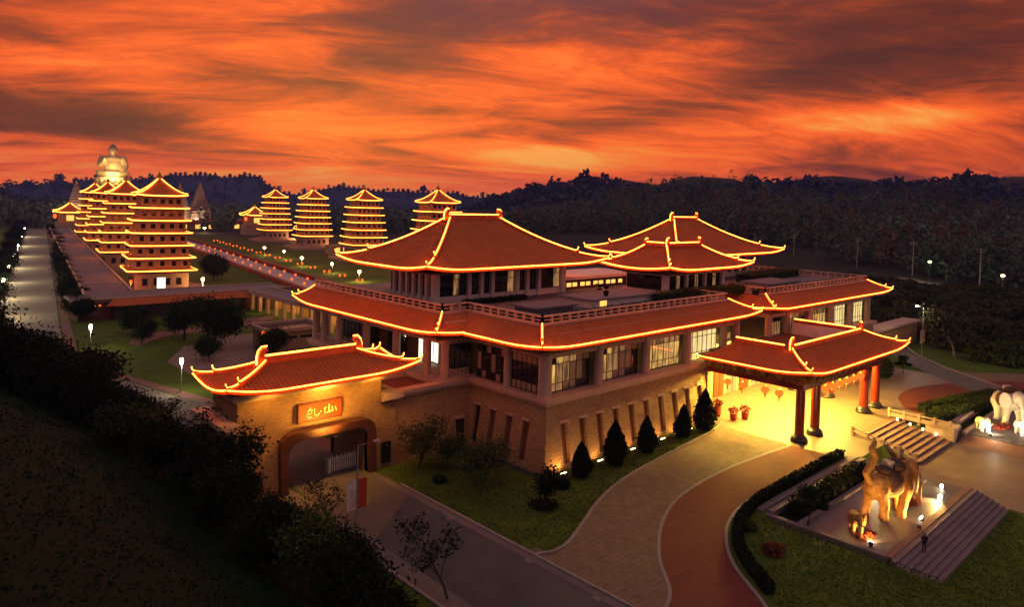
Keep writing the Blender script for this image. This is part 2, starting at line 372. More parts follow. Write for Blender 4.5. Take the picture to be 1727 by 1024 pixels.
def hip_path(f, u, v0, v1, n=12, dz=0): return [f(u, v0+(v1-v0)*i/n, dz) for i in range(n+1)]

def make_roof(parent, panels, hips, led_r=.058, th=.3, tile_sp=.5, roll_r=.11, name='tiled_roof', do_rolls=True, eaves=None, ridge_w=.42, ridge_h=.36, M_l=None, orn=1.0):
    """panels: list of panel functions; hips: (panel index, u) where a hip ridge runs"""
    M_l = M_l or M_led
    b = MB()
    for f in panels: panel_mesh(b, f, th=th)
    rf = b.build(name, M_tile, parent, smooth=False)
    if do_rolls:
        b = MB()
        for f in panels: rolls(b, f, tile_sp, roll_r)
        b.build('tile_rolls', M_roll, rf, kind='stuff')
    for i, f in enumerate(panels):
        if eaves is not None and i not in eaves: continue
        b = MB(); b.tube(eave_path(f), led_r, 6); b.build('eave_light', M_l, rf)
    for (i, u) in hips:
        f = panels[i]
        up = Vector(f(u, 0))-Vector(f(u, .3)); up.z = 0; up.normalize()
        b = MB(); b.bar(hip_path(f, u, .30, 1, 12), ridge_w, ridge_h)
        e = Vector(f(u, .30))
        hook1 = [tuple(e+up*a*orn+Vector((0, 0, h*orn+ridge_h*.9))) for a, h in ((-.5, -.05), (0, 0), (.3, .15), (.36, .5))]
        b.tube(hook1, .17*orn, 6, .07*orn)
        b.bar(hip_path(f, u, .0, .29, 6), ridge_w*.75, ridge_h*.6)
        e2 = Vector(f(u, 0)); hook2 = [tuple(e2+up*a*orn+Vector((0, 0, h*orn+ridge_h*.55))) for a, h in ((-.5, 0), (0, .05), (.25, .15), (.32, .45))]
        b.tube(hook2, .15*orn, 6, .06*orn)
        hr = b.build('hip_ridge', M_ridge, rf)
        b = MB(); pth = hip_path(f, u, 1.0, .30, 12, ridge_h+.10)+[tuple(Vector(p)+Vector((0, 0, .2))) for p in hook1[2:]]
        b.tube(pth, led_r*.9, 5)
        pth = hip_path(f, u, .27, .0, 6, ridge_h*.6+.10)+[tuple(Vector(p)+Vector((0, 0, .16))) for p in hook2[2:]]
        b.tube(pth, led_r*.9, 5); b.build('ridge_light', M_l, hr)
    return rf
def main_ridge(parent, a, b_, h=.9, wd=.5, orn=1.0, led_r=.08, ends=(1, 1), M_l=None):
    """a straight top ridge with upturned fish-tail ends"""
    a = Vector(a); b_ = Vector(b_); d = (b_-a).normalized()
    mb = MB(); mb.bar([tuple(a), tuple(b_)], wd, h); mb.bar([tuple(a+Vector((0, 0, h))), tuple(b_+Vector((0, 0, h)))], wd*1.4, .1)
    rg = mb.build('main_ridge', M_ridge, parent)
    m2 = MB(); m2.tube([tuple(a+Vector((0, 0, h+.18))), tuple(b_+Vector((0, 0, h+.18)))], led_r, 5)
    for e, s, on in ((a, 1, ends[0]), (b_, -1, ends[1])):
        if not on: continue
        side = Vector((-d.y, d.x, 0))*(wd*.55)
        pr = [(-.35, -.2), (.75, -.2), (.7, .9), (.45, 1.15), (.55, 1.5), (.95, 1.75), (.75, 2.05), (.2, 2.0), (-.15, 1.6), (-.35, .9)]
        pts = [tuple(e+d*(s*q*orn)+Vector((0, 0, z*orn))-side) for q, z in pr]
        MB().extr(pts, tuple(side*2)).build('ridge_ornament', M_ridge, rg)
        m2.tube([tuple(e+d*(s*q*orn)+Vector((0, 0, z*orn+.1))) for q, z in ((-.45, 0), (-.45, .9), (-.25, 1.7), (.2, 2.15), (.85, 2.15))], led_r, 5)
    m2.build('ridge_light', M_l or M_led, rg); return rg
def hip_roof(parent, ex, tp, ze, zt, lift=.7, Lc=7, pw=1.45, sides=(0, 1, 2, 3), hips=(0, 1, 2, 3), **kw):
    """rectangular hipped roof, eave rectangle ex, top rectangle tp (x0,y0,x1,y1)"""
    E = [(ex[0], ex[1]), (ex[2], ex[1]), (ex[2], ex[3]), (ex[0], ex[3])]; T = [(tp[0], tp[1]), (tp[2], tp[1]), (tp[2], tp[3]), (tp[0], tp[3])]
    fs = [panel_fn(E[i], E[(i+1) % 4], T[i], T[(i+1) % 4], ze, zt, lift, lift, Lc, pw) for i in sides]
    hp = []
    for h in hips:
        if h in sides: hp.append((sides.index(h), 0.0))
        else: hp.append((sides.index((h-1) % 4), 1.0))
    return make_roof(parent, fs, hp, **kw)

def window(parent, p, d, wd, z0, z1, nx, rows, frame=M_dark, glass=(M_glass,), name='window', back=.12, fw_=.09):
    """window with separate panes; p = lower left corner (x,y), d = unit direction along the wall, n = inward"""
    d = Vector(d); n = Vector((-d.y, d.x)); b = MB(); P = Vector(p)
    hs = [z0+(z1-z0)*r for r in rows]; xs = [wd*i/nx for i in range(nx+1)]
    def bx(a0, a1, za, zb, t0, t1):
        q = [P+d*a0+n*t0, P+d*a1+n*t0, P+d*a1+n*t1, P+d*a0+n*t1]; return b.poly([(v.x, v.y) for v in q], za, zb)
    for x in xs: bx(max(0, x-fw_/2), min(wd, x+fw_/2) if x > 0 else fw_, z0, z1, 0, back)
    for h in hs: bx(0, wd, max(z0, h-fw_/2), min(z1, h+fw_/2) if h > z0 else z0+fw_, .02, back-.02)
    w_ = b.build(name, frame, parent)
    k = 0
    for i in range(nx):
        for j in range(len(hs)-1):
            q0 = P+d*(xs[i]+fw_/2)+n*(back*.5); q1 = P+d*(xs[i+1]-fw_/2)+n*(back*.5)
            za, zb = hs[j]+fw_/2, hs[j+1]-fw_/2
            m_ = glass[(i*7+j*3+k) % len(glass)] if len(glass) > 1 else glass[0]; k += 1
            MB().extr([(q0.x, q0.y, za), (q1.x, q1.y, za), (q1.x, q1.y, zb), (q0.x, q0.y, zb)], (n.x*.02, n.y*.02, 0)).build('pane', m_, w_)
    return w_

# ------------------------------------------------------------------ ground
def sstep(x, a, b):
    t = np.clip((x-a)/(b-a), 0, 1); return t*t*(3-2*t)
def hfun(X, Y):
    h = np.full(X.shape, -.03)
    # lower lawn by the fountains and sunken plaza
    low = np.maximum(sstep(X, 66.5, 69.5)*sstep(-Y, -22.5, -19.0), sstep(X, 92, 92.6)*sstep(-Y, -29.4, -28.8))
    low = np.maximum(low, sstep(X, 66.4, 66.8)*sstep(-Y, -33.2, -32.9))
    low *= 1-sstep(X, 128, 136)
    low = np.maximum(low, sstep(X, 99.0, 99.9)*(1-sstep(X, 113.0, 113.9))*sstep(-Y, -38.0, -37.2)*sstep(Y, 20, 21))
    h = h-1.75*low
    # wooded bank on which the viewer stands
    edge = np.interp(Y, [70, 90, 112, 130, 150, 1500], [29.5, 27, 21.5, 16.5, 13.5, 13.5+.177*1350])
    bank = np.clip(edge-X, 0, None)*.62
    bank = np.minimum(bank, 15.5+.02*np.clip(edge-X, 0, 400)); bank *= (1-.45*sstep(Y, 120, 260))*(1-.6*sstep(Y, 260, 420))
    h = h+bank
    r = np.hypot(X, Y); a = np.arctan2(Y, X); pxx = PW/2+F*np.tan(np.clip(AZ-a, -1.3, 1.3))
    fr = sstep(pxx, 780, 1100)
    h = h+fr*np.clip(r-370, 0, 700)*.085*(1+.2*np.sin(X*.02)+.15*np.sin(Y*.031+1))
    h = h+6*sstep(r, 900, 1500)
    return h
xs = np.concatenate([-np.geomspace(40, 7000, 26)[::-1], np.arange(-38, 190, 1.5), np.geomspace(190, 7000, 60)])
ys = np.concatenate([-np.geomspace(30, 7000, 22)[::-1], np.arange(-28, 130, 1.5), np.geomspace(130, 7000, 66)])
X, Y = np.meshgrid(xs, ys); Z = hfun(X, Y); V = np.stack([X, Y, Z], -1).reshape(-1, 3)
nx_, ny_ = len(xs), len(ys); ii, jj = np.meshgrid(np.arange(nx_-1), np.arange(ny_-1)); a_ = (jj*nx_+ii).ravel()
gm = bpy.data.materials.new('ground_cover'); gm.use_nodes = True; t = NT(gm.node_tree); b = t.n['Principled BSDF']; b.inputs['Roughness'].default_value = .95; b.inputs['Specular IOR Level'].default_value = .1
gp = t.node('ShaderNodeNewGeometry').outputs['Position']; g3 = t.node('ShaderNodeSeparateXYZ', {0: gp}).outputs
gf = t.m('ADD', t.m('ADD', t.m('MULTIPLY', t.noise(gp, .35, 9, .7), .45), t.m('MULTIPLY', t.noise(gp, .06, 4), .3)), t.m('MULTIPLY', t.noise(gp, 2.6, 5, .75), .25))
lawn = t.ramp(gf, [(.30, (.022, .038, .006)), (.5, (.068, .100, .012)), (.72, (.130, .150, .024))])
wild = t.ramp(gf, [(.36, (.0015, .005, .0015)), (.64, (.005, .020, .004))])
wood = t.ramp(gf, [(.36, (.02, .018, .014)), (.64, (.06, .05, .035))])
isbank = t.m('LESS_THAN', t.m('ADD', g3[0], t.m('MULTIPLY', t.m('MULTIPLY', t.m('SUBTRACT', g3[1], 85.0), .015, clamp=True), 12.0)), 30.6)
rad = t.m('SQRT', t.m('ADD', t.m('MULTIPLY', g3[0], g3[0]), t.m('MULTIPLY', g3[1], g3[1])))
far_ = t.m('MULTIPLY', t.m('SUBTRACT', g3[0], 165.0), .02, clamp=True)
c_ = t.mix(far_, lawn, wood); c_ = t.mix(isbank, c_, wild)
t.l.new(c_, b.inputs['Base Color'])
t.l.new(t.node('ShaderNodeBump', {'Strength': .7, 'Distance': .15, 'Height': t.noise(gp, 3.5, 6, .7)}).outputs[0], b.inputs['Normal'])
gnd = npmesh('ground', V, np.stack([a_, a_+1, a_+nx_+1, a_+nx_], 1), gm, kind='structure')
gnd.data.polygons.foreach_set('use_smooth', [True]*len(gnd.data.polygons))
tag(gnd, 'grassy ground with mown lawns and a dark wooded bank')
def gz(x, y): return float(hfun(np.array([float(x)]), np.array([float(y)]))[0])

# roads and pavements
def redge(y): return np.interp(y, [80, 95, 112, 130, 150, 1500], [42.4, 40.6, 36.4, 32.2, 30.3, 30.3+.177*1350])
def ledge(y): return np.interp(y, [75, 90, 112, 130, 150, 1500], [34.4, 31.5, 25.5, 20.2, 17.2, 17.2+.177*1350])
def bend(off, y0=-60, y1=1000):      # the left road: straight, then turning onto the avenue's bearing
    ys_ = list(range(y0, min(80, y1), 20))+list(range(80, min(190, y1), 5))+list(range(190, y1, 40))
    ys_ = [y for y in ys_ if y >= y0]+[y1]
    f = redge if off > 38 else ledge; o_ = off-(42.4 if off > 38 else 34.4)
    return [(float(f(y))+o_, y) for y in ys_]
def ribbon(name, L, R, z, m, **kw):
    n = len(L); return MB().add([(*p, z) for p in L]+[(*p, z) for p in R], [(i, n+i, n+i+1, i+1) for i in range(n-1)]).build(name, m, kind='structure', **kw)
ribbon('road', bend(34.4, -60, 60), bend(42.4, -60, 60), .004, M_asph, label='dark asphalt road running up to the gatehouse')
flat('driveway_slab', [(34.4, 53), (42.4, 59.2), (42.4, 80), (40.6, 95), (36.8, 110), (26, 110), (31.5, 90), (34.4, 75)], .008, M_conc_road)
ribbon('long_road', bend(34.4, 108, 1000), bend(42.4, 108, 1000), .006, mat('lit_road', (.22, .20, .16), .8, (.16, .145, .12), .3), label='long pale road leading away past the pagodas')
ribbon('pavement', bend(42.4, -60, 110), bend(43.25, -60, 110), .014, M_walk)
ribbon('pavement', bend(32.5, -60, 110), bend(34.4, -60, 110), .014, M_walk)
ribbon('brick_path', bend(42.7, 76, 900), bend(44.6, 76, 900), .018, mat('brick_path_red', (.20, .10, .08), .85, (.15, .075, .06), 1.0))
for off, y1 in ((43.25, 62), (32.4, 62)):
    b = MB(); 
    for y in range(-40, y1, 3):
        b.box(off, y, -.05, off+.28, y+2.97, .13)
    b.build('kerb', M_kerb, kind='structure')
# drain gratings in the gutter
for (x, y) in ((42.0, 52.0), (42.0, 41.4), (42.0, 34.0)):
    b = MB()
    for k in range(5): b.box(x, y+k*.14, .01, x+.5, y+k*.14+.08, .03)
    tag(b.build('drain_grating', M_kerb), 'small pale drain grating in the gutter, %s' % {52.0: 'nearest the gatehouse', 41.4: 'opposite the tip of the curved lawn', 34.0: 'lowest of the three along the kerb'}[y], 'drain', 'drain gratings in the gutter')

def smooth_poly(pts, n=6):
    out = []
    for i in range(len(pts)-1):
        p0 = pts[max(i-1, 0)]; p1 = pts[i]; p2 = pts[i+1]; p3 = pts[min(i+2, len(pts)-1)]
        for k in range(n):
            t = k/n
            out.append(tuple(.5*((2*p1[j])+(-p0[j]+p2[j])*t+(2*p0[j]-5*p1[j]+4*p2[j]-p3[j])*t*t+(-p0[j]+3*p1[j]-3*p2[j]+p3[j])*t**3) for j in range(2)))
    out.append(pts[-1]); return out
lawn_e = smooth_poly([(43.4, 42.2), (45.2, 41.5), (47.6, 41.9), (51.6, 43.7), (56.5, 45.9), (62.8, 47.8), (71.2, 49.1), (85.8, 50.8), (91, 52.2)])
brick_o = smooth_poly([(43.4, 29.5), (47.3, 31.1), (51.4, 35.0), (57.5, 38.9), (64.4, 41.3), (75.3, 42.2), (89.0, 41.3)])
brick_i = smooth_poly([(47.5, 22.0), (51.2, 25.3), (55.0, 30.0), (58.9, 33.0), (62.7, 34.8), (67.8, 35.9), (77.3, 36.2), (90.5, 36.2)])
# driveway between lawn and red brick
n = 48
def resamp(p, n):
    P = np.array(p); s = np.r_[0, np.cumsum(np.hypot(*np.diff(P, axis=0).T))]; q = np.linspace(0, s[-1], n)
    return list(zip(np.interp(q, s, P[:, 0]), np.interp(q, s, P[:, 1])))
ribbon('driveway', resamp([(43.3, 42.5)]+lawn_e, n), resamp([(43.3, 29.0)]+brick_o, n), .004, M_drive, label='pale stone paved driveway curving up to the entrance porch')
ribbon('driveway', [(42.9, 30), (42.9, 43)], [(44.5, 30), (44.5, 43)], .012, M_drive)
ribbon('red_brick_drive', resamp(brick_o, n), resamp(brick_i, n), .008, M_redbrick, label='red brick paved lane curving beside the driveway')
flat('forecourt', [(89, 36.4), (91.6, 33.6), (99.9, 33.6), (99.9, 37.6), (113.0, 37.6), (113.0, 30.2), (118, 33.0), (150, 33), (150, 54), (122, 60), (89, 60)], .012, M_plaza, label='smooth stone forecourt under and around the entrance porch')
flat('red_brick_drive', smooth_poly([(120, 38), (128, 41.5), (138, 41.0), (150, 36), (158, 29), (150, 24.5), (142, 31), (128, 35), (119, 35.2), (120, 38)], 4)[:-1], .018, M_redbrick, label='red brick paved lane at the right of the porch')
flat('driveway', smooth_poly([(125, 45), (140, 47.5), (152, 43), (165, 32), (172, 20), (160, 16), (148, 26), (150, 36), (138, 42), (125, 45)], 4)[:-1], .008, M_drive)
# right-hand access road
ribbon('road', [(170, 54.5), (156, 43.5), (146, 33.5), (138, 22), (133, 8), (130, -20)], [(163, 56), (148.5, 43.5), (139.5, 32), (131, 20), (126, 6), (123, -20)][::-1][::-1], .003, M_asph) if False else None
ribbon('road', [(182, 60), (167, 51.7), (158, 43.5), (149.3, 33), (143, 22), (139, 8), (137, -20)], [(178, 66), (162.5, 54.2), (152.5, 46), (143, 36.5), (136, 25), (131.5, 10), (129, -20)], .026, mat('asphalt_pale', (.115, .10, .105), .85, (.09, .078, .08), .5), label='grey asphalt access road passing right of the porch')
b = MB(); b.bar([(182.5, 59.6, -.02), (167.4, 51.3, -.02), (158.4, 43.1, -.02), (149.7, 32.7, -.02), (143.4, 21.8, -.02), (139.4, 8, -.02), (137.4, -20, -.02)], .6, .16); b.build('kerb', M_kerb, kind='structure')
for e in (lawn_e, brick_o, brick_i):
    MB().bar([(*p, -.02) for p in e], .3, .15 if e is not brick_o else .055).build('kerb', M_kerb, kind='structure')
# rise behind: side road at the foot of the wooded hill
ribbon('hill_road', [(390, 175), (364, 117), (346, 103), (336, 82), (326, 62), (318, 40)], [(382, 178), (356, 121), (338, 107), (328, 86), (317, 66), (308, 40)], .6, mat('pale_track', (.22, .185, .16), .9, (.16, .13, .11), .1), label='pale road along the foot of the wooded hill')

# ------------------------------------------------------------------ front hall
hall = root('front_hall', (58, 55, 0), 'large stone and concrete hall with orange tiled skirt roof and lit outlines', 'hall')
# battered stone base: front face with niches
def yb(z): return 53.95+1.25*z/7.4
def wall_piece(b, x0, x1, z0, z1, depth=1.6, off=0):
    b.add([(x0, yb(z0)+off, z0), (x1, yb(z0)+off, z0), (x1, yb(z0)+depth, z0), (x0, yb(z0)+depth, z0), (x0, yb(z1)+off, z1), (x1, yb(z1)+off, z1), (x1, yb(z1)+depth, z1), (x0, yb(z1)+depth, z1)],
          [(0, 3, 2, 1), (4, 5, 6, 7), (0, 1, 5, 4), (1, 2, 6, 5), (2, 3, 7, 6), (3, 0, 4, 7)])
NX = [60.6, 63.8, 66.9, 70.0, 73.1, 76.2, 79.4, 82.5, 85.6, 88.7]
b = MB(); xa = 58.6
for x in NX:
    wall_piece(b, xa, x-.55, .55, 5.05); xa = x+.55
wall_piece(b, xa, 90.6, .55, 5.05); wall_piece(b, 58.6, 90.6, 5.052, 7.3); wall_piece(b, 58.6, 90.6, -.4, .548)
def xl(z): return 56.85+1.25*z/7.4
def lpiece(b, y0, y1, z0, z1, off=0, depth=1.6):
    b.add([(xl(z0)+off, y0, z0), (xl(z0)+depth, y0, z0), (xl(z0)+depth, y1, z0), (xl(z0)+off, y1, z0), (xl(z1)+off, y0, z1), (xl(z1)+depth, y0, z1), (xl(z1)+depth, y1, z1), (xl(z1)+off, y1, z1)],
          [(0, 3, 2, 1), (4, 5, 6, 7), (0, 1, 5, 4), (1, 2, 6, 5), (2, 3, 7, 6), (3, 0, 4, 7)])
# corner block joining the two battered faces
b.add([(xl(-.4), yb(-.4), -.4), (58.6, yb(-.4), -.4), (58.6, 55.6, -.4), (xl(-.4), 55.6, -.4), (xl(7.3), yb(7.3), 7.3), (58.6, yb(7.3), 7.3), (58.6, 55.6, 7.3), (xl(7.3), 55.6, 7.3)],
      [(0, 3, 2, 1), (4, 5, 6, 7), (0, 1, 5, 4), (1, 2, 6, 5), (2, 3, 7, 6), (3, 0, 4, 7)])
LY = [57.9, 60.7, 63.6, 66.4]; ya = 55.6
for y in LY: lpiece(b, ya, y-.5, .55, 5.05); ya = y+.5
lpiece(b, ya, 68.4, .55, 5.05); lpiece(b, 55.6, 68.4, 5.052, 7.3); lpiece(b, 55.6, 68.4, -.4, .548)
# protruding side block, battered towards the gate
b.frus((52.8, 67.3, 60, 102), -.4, (53.7, 68.3, 60, 101.5), 7.3)
hb = b.build('stone_base', M_stone, hall)
for x in NX:
    b = MB(); wall_piece(b, x-.552, x+.552, .5, 5.1, 1.58, .42); n_ = b.build('niche_panel', M_niche, hb)
    MB().box(x-.75, yb(5.2)-.22, 5.06, x+.75, yb(5.2)+.1, 5.32).build('lintel', M_conc, hb)
for k, y in enumerate(LY):
    b = MB(); lpiece(b, y-.502, y+.502, .5, 5.1, .42, 1.58); b.build('niche_panel', M_niche if k < 3 else M_glass, hb)
    MB().box(xl(5.2)-.22, y-.7, 5.06, xl(5.2)+.1, y+.7, 5.32).build('lintel', M_conc, hb)
b = MB(); b.box(55.3, 67.2, 0.2, 56.2, 67.9, 3.4); b.build('window', M_glass, hb); MB().box(55.1, 67.35, 3.42, 56.4, 68.0, 3.65).build('lintel', M_conc, hb)
# cornice between the storeys (two mouldings)
def ring(b, pts, wd, z0, z1):
    b.bar([(*p, z0) for p in pts], wd, z1-z0)
def mitre(pts, off):       # offset an open polyline to its left (inward for our outlines)
    P = [Vector(p) for p in pts]; out = []
    for i, p in enumerate(P):
        if i == 0: d = (P[1]-P[0]).normalized(); out.append(p+Vector((-d.y, d.x))*off)
        elif i == len(P)-1: d = (P[-1]-P[-2]).normalized(); out.append(p+Vector((-d.y, d.x))*off)
        else:
            d0 = (p-P[i-1]).normalized(); d1 = (P[i+1]-p).normalized(); n0 = Vector((-d0.y, d0.x)); n1 = Vector((-d1.y, d1.x)); m_ = (n0+n1).normalized(); out.append(p+m_*(off/m_.dot(n0)))
    return [(q.x, q.y) for q in out]
def slab_ring(b, pts, wd, z0, z1):
    Q = mitre(pts, wd); n = len(pts)
    vs = [(*p, z0) for p in pts]+[(*p, z0) for p in Q]+[(*p, z1) for p in pts]+[(*p, z1) for p in Q]; fs = []
    for i in range(n-1):
        fs += [(i, i+1, 2*n+i+1, 2*n+i), (n+i, 3*n+i, 3*n+i+1, n+i+1), (2*n+i, 2*n+i+1, 3*n+i+1, 3*n+i), (i, n+i, n+i+1, i+1)]
    fs += [(0, 2*n, 3*n, n), (n-1, 2*n-1, 4*n-1, 3*n-1)]
    b.add(vs, fs)
# outline runs clockwise seen from above would flip; we walk from far left end to the corner to the right end (inside on the left hand)
OUT1 = [(53.3, 101.6), (53.3, 67.9), (57.6, 67.9), (57.6, 54.8), (100.4, 54.8), (100.4, 61), (109.4, 61), (109.4, 54.8), (153.5, 54.8), (152, 100)]
b = MB(); slab_ring(b, OUT1, 2.2, 7.302, 7.68); slab_ring(b, mitre(OUT1, -.28), 2.4, 7.682, 8.2); b.build('cornice', M_conc, hall)
b = MB(); slab_ring(b, mitre(OUT1, 1.3), 22, 8.0, 8.16); b.build('floor_slab', M_conc, hall) if False else None
MB().poly([(54.5, 101.5), (54.5, 69), (58.6, 69), (58.6, 56), (99.6, 56), (99.6, 62), (108.4, 62), (108.4, 56), (151, 56), (151, 106)], 7.9, 8.14).build('floor_slab', M_conc, hall)
# upper storey: band above windows
b = MB(); slab_ring(b, mitre(OUT1, .75), .8, 12.45, 15.2); b.build('upper_wall', M_conc, hall)
# inner dark core behind loggia
b = MB(); b.box(58.8, 69.5, 8.16, 98, 101, 15.1); b.build('inner_wall', mat('inner_wall_brown', (.16, .08, .05), .8), hall)
# columns
def column(x, y, z0, z1, r=.58): return MB().cyl(x, y, z0, z1, r, r*.94, 16).build('column', M_conc, hall, smooth=False)
for x in (58.3, 67.6, 77.2, 86.8, 96.4, 100.0, 110.4, 116.6, 125.4, 134.2, 142.9, 151.4): column(x, 55.75, 8.2, 14.3, .62 if x != 58.3 else .8)
for y in (61.9,): column(58.3, y, 8.2, 14.3, .5)
for y in (68.8, 72.4, 79.2, 86.6, 93.9, 98.3, 101): column(54.2, y, 8.2, 14.3, .55)
# windows of the front: lit more strongly towards the porch
RW = (0, .24, .78, 1)
G1 = (M_lit2, M_glass, M_cur, M_glass, M_lit2); G2 = (M_lit2, M_glass, M_cur, M_lit2, M_lit1, M_glass, M_cur); G3 = (M_lit1, M_lit3, M_cur, M_lit2, M_lit1); G4 = (M_lit3, M_lit1, M_lit3, M_lit1)
for i, (x0, x1, g) in enumerate(((59.5, 66.6, G2), (68.6, 76.2, G2), (78.2, 85.8, G3), (87.8, 95.4, G4), (111.4, 115.6, G1), (117.6, 124.4, G2), (126.4, 133.2, G3), (135.2, 141.9, G4), (143.9, 150.5, G4))):
    window(hall, (x0, 56.3), (1, 0), x1-x0, 8.25, 12.4, 6, RW, glass=g)
window(hall, (58.35, 67.6), (0, -1), 5.2, 8.25, 12.4, 6, RW, glass=(M_glass, M_cur, M_glass))
window(hall, (58.35, 61.3), (0, -1), 5.0, 8.25, 12.4, 6, RW, glass=(M_cur, M_glass, M_glass, M_cur, M_glass))
window(hall, (101.2, 61.8), (1, 0), 8.0, 8.25, 12.4, 5, RW, glass=(M_glass, M_lit2, M_glass))
# glazed doors behind the loggia
for y in (100.4, 95, 87.8, 80.4, 73.6):
    window(hall, (58.6, y), (0, -1), 4.6, 8.2, 12.2, 4, (0, .7, 1), glass=(M_glass, M_glass, M_lit2) if y != 80.4 else (M_gate_w, M_gate_w, M_lit2), name='glazed_door')
# loggia balustrade: a part for each bay
def balustrade(parent, p, q, z, h=1.0, sp=.62, m=M_conc, name='balustrade', wd=.18):
    p = Vector(p); q = Vector(q); L = (q-p).length; d = (q-p)/L; b = MB()
    b.bar([(p.x, p.y, z), (q.x, q.y, z)], wd, .16); b.bar([(p.x, p.y, z+h-.17), (q.x, q.y, z+h-.17)], wd*1.15, .17); b.bar([(p.x, p.y, z+h*.5), (q.x, q.y, z+h*.5)], wd*.6, .1)
    n = max(1, round(L/sp))
    for i in range(n+1):
        c = p+d*(L*i/n); a = d*(wd*.42); s_ = Vector((-d.y, d.x))*(wd*.42)
        b.poly([tuple(c-a-s_), tuple(c+a-s_), tuple(c+a+s_), tuple(c-a+s_)], z+.1, z+h-.1)
    return b.build(name, m, parent)
ly = [68.8, 72.4, 79.2, 86.6, 93.9, 98.3, 101]
for a, c in zip(ly[:-1], ly[1:]): balustrade(hall, (54.2, c-.6), (54.2, a+.6), 8.2)
balustrade(hall, (54.8, 68.8), (57.9, 68.8), 8.2)
# skirt roof
EV = [(51.1, 102.6), (51.1, 66.6), (55.2, 66.6), (55.2, 53.3), (103.0, 53.3), (103.0, 59.6), (107.6, 59.6), (107.6, 53.3), (157.6, 53.3), (157.6, 104)]
TP = mitre(EV, 3.6); cvx = [1, 1, -1, 1, 1, -1, -1, 1, 1, 1]
ZE, ZT = 14.1, 15.95; fs = []
for i in range(len(EV)-1):
    fs.append(panel_fn(EV[i], EV[i+1], TP[i], TP[i+1], ZE, ZT, .42 if cvx[i] > 0 and i else (.8 if i == 0 else 0), .42 if cvx[i+1] > 0 else 0, 6.0, 1.25))
make_roof(hall, fs, [(0, 0.0), (0, 1.0), (2, 1.0), (3, 1.0), (6, 1.0), (7, 1.0)], name='skirt_roof', led_r=.07, ridge_w=.36, ridge_h=.3, orn=.75)
b = MB(); slab_ring(b, mitre(EV, .5), 1.8, 13.6, 13.8); slab_ring(b, mitre(EV, 1.0), .25, 13.35, 13.598); b.build('eave_soffit', M_eave, hall)
# roof terrace
MB().poly(mitre(EV, 3.3)+[(120, 104), (90, 103)], 15.5, 15.86).build('roof_terrace', M_grey, hall)
# terrace parapet: posts, two rails; one part for each stretch
RL = mitre(EV, 3.75)
def parapet(p, q):
    p = Vector(p); q = Vector(q); L = (q-p).length; d = (q-p)/L; b = MB()
    b.bar([(p.x, p.y, 15.86), (q.x, q.y, 15.86)], .3, .42); b.bar([(p.x, p.y, 16.98), (q.x, q.y, 16.98)], .34, .2); b.bar([(p.x, p.y, 16.55), (q.x, q.y, 16.55)], .16, .12)
    n = max(1, round(L/1.55))
    for i in range(n+1):
        c = p+d*(L*i/n); a = d*.14; s_ = Vector((-d.y, d.x))*.14
        b.poly([tuple(c-a-s_), tuple(c+a-s_), tuple(c+a+s_), tuple(c-a+s_)], 16.2, 17.0 if i not in (0, n) else 17.3)
    b.build('parapet', M_conc, hall)
for i in range(len(RL)-1): parapet(RL[i], RL[i+1])
# low wing and wall at the right end
b = MB(); b.box(152.3, 55.5, 0, 158, 100, 5.2); b.box(158.02, 57, 0, 186, 60, 4.6); b.build('end_wing', M_stone, hall)
b = MB(); b.box(152.2, 55.0, 5.22, 158.2, 100, 5.75); b.box(158.22, 56.5, 4.62, 187, 60.5, 5.1); b.build('end_coping', M_conc, hall)
# lit gold entrance wall behind the porch, doors and pilasters
MB().box(90.62, 54.6, 0, 91.3, 60.2, 7.28).build('stone_wall', M_stone, hall); MB().box(117, 54.6, 0, 152, 55.6, 7.28).build('stone_wall', M_stone, hall); MB().box(116.3, 55.62, 0, 117, 60.2, 7.28).build('stone_wall', M_stone, hall)
MB().box(91.32, 60.0, 0, 116.28, 60.5, 7.28).build('entrance_wall', mat('entrance_render', (.62, .45, .22), .7, (.55, .38, .18), .6), hall)
for i, x in enumerate((93.2, 97.2, 101.2, 105.2, 109.2, 113.2)):
    d_ = MB().box(x, 59.75, .1, x+2.9, 59.98, 5.2).build('door', M_redwall if i % 2 == 0 else M_yel, hall)
    MB().box(x+1.40, 59.70, .1, x+1.50, 59.748, 5.2).build('door_frame', M_dark, d_)
# stone kerb and light well at foot of the left face
b = MB(); b.bar([(55.9, 55.2, -.05), (55.9, 66.6, -.05), (52.2, 66.6, -.05)], .35, .5); b.build('light_well_kerb', mat('grey_granite', (.10, .09, .095), .6), hall)

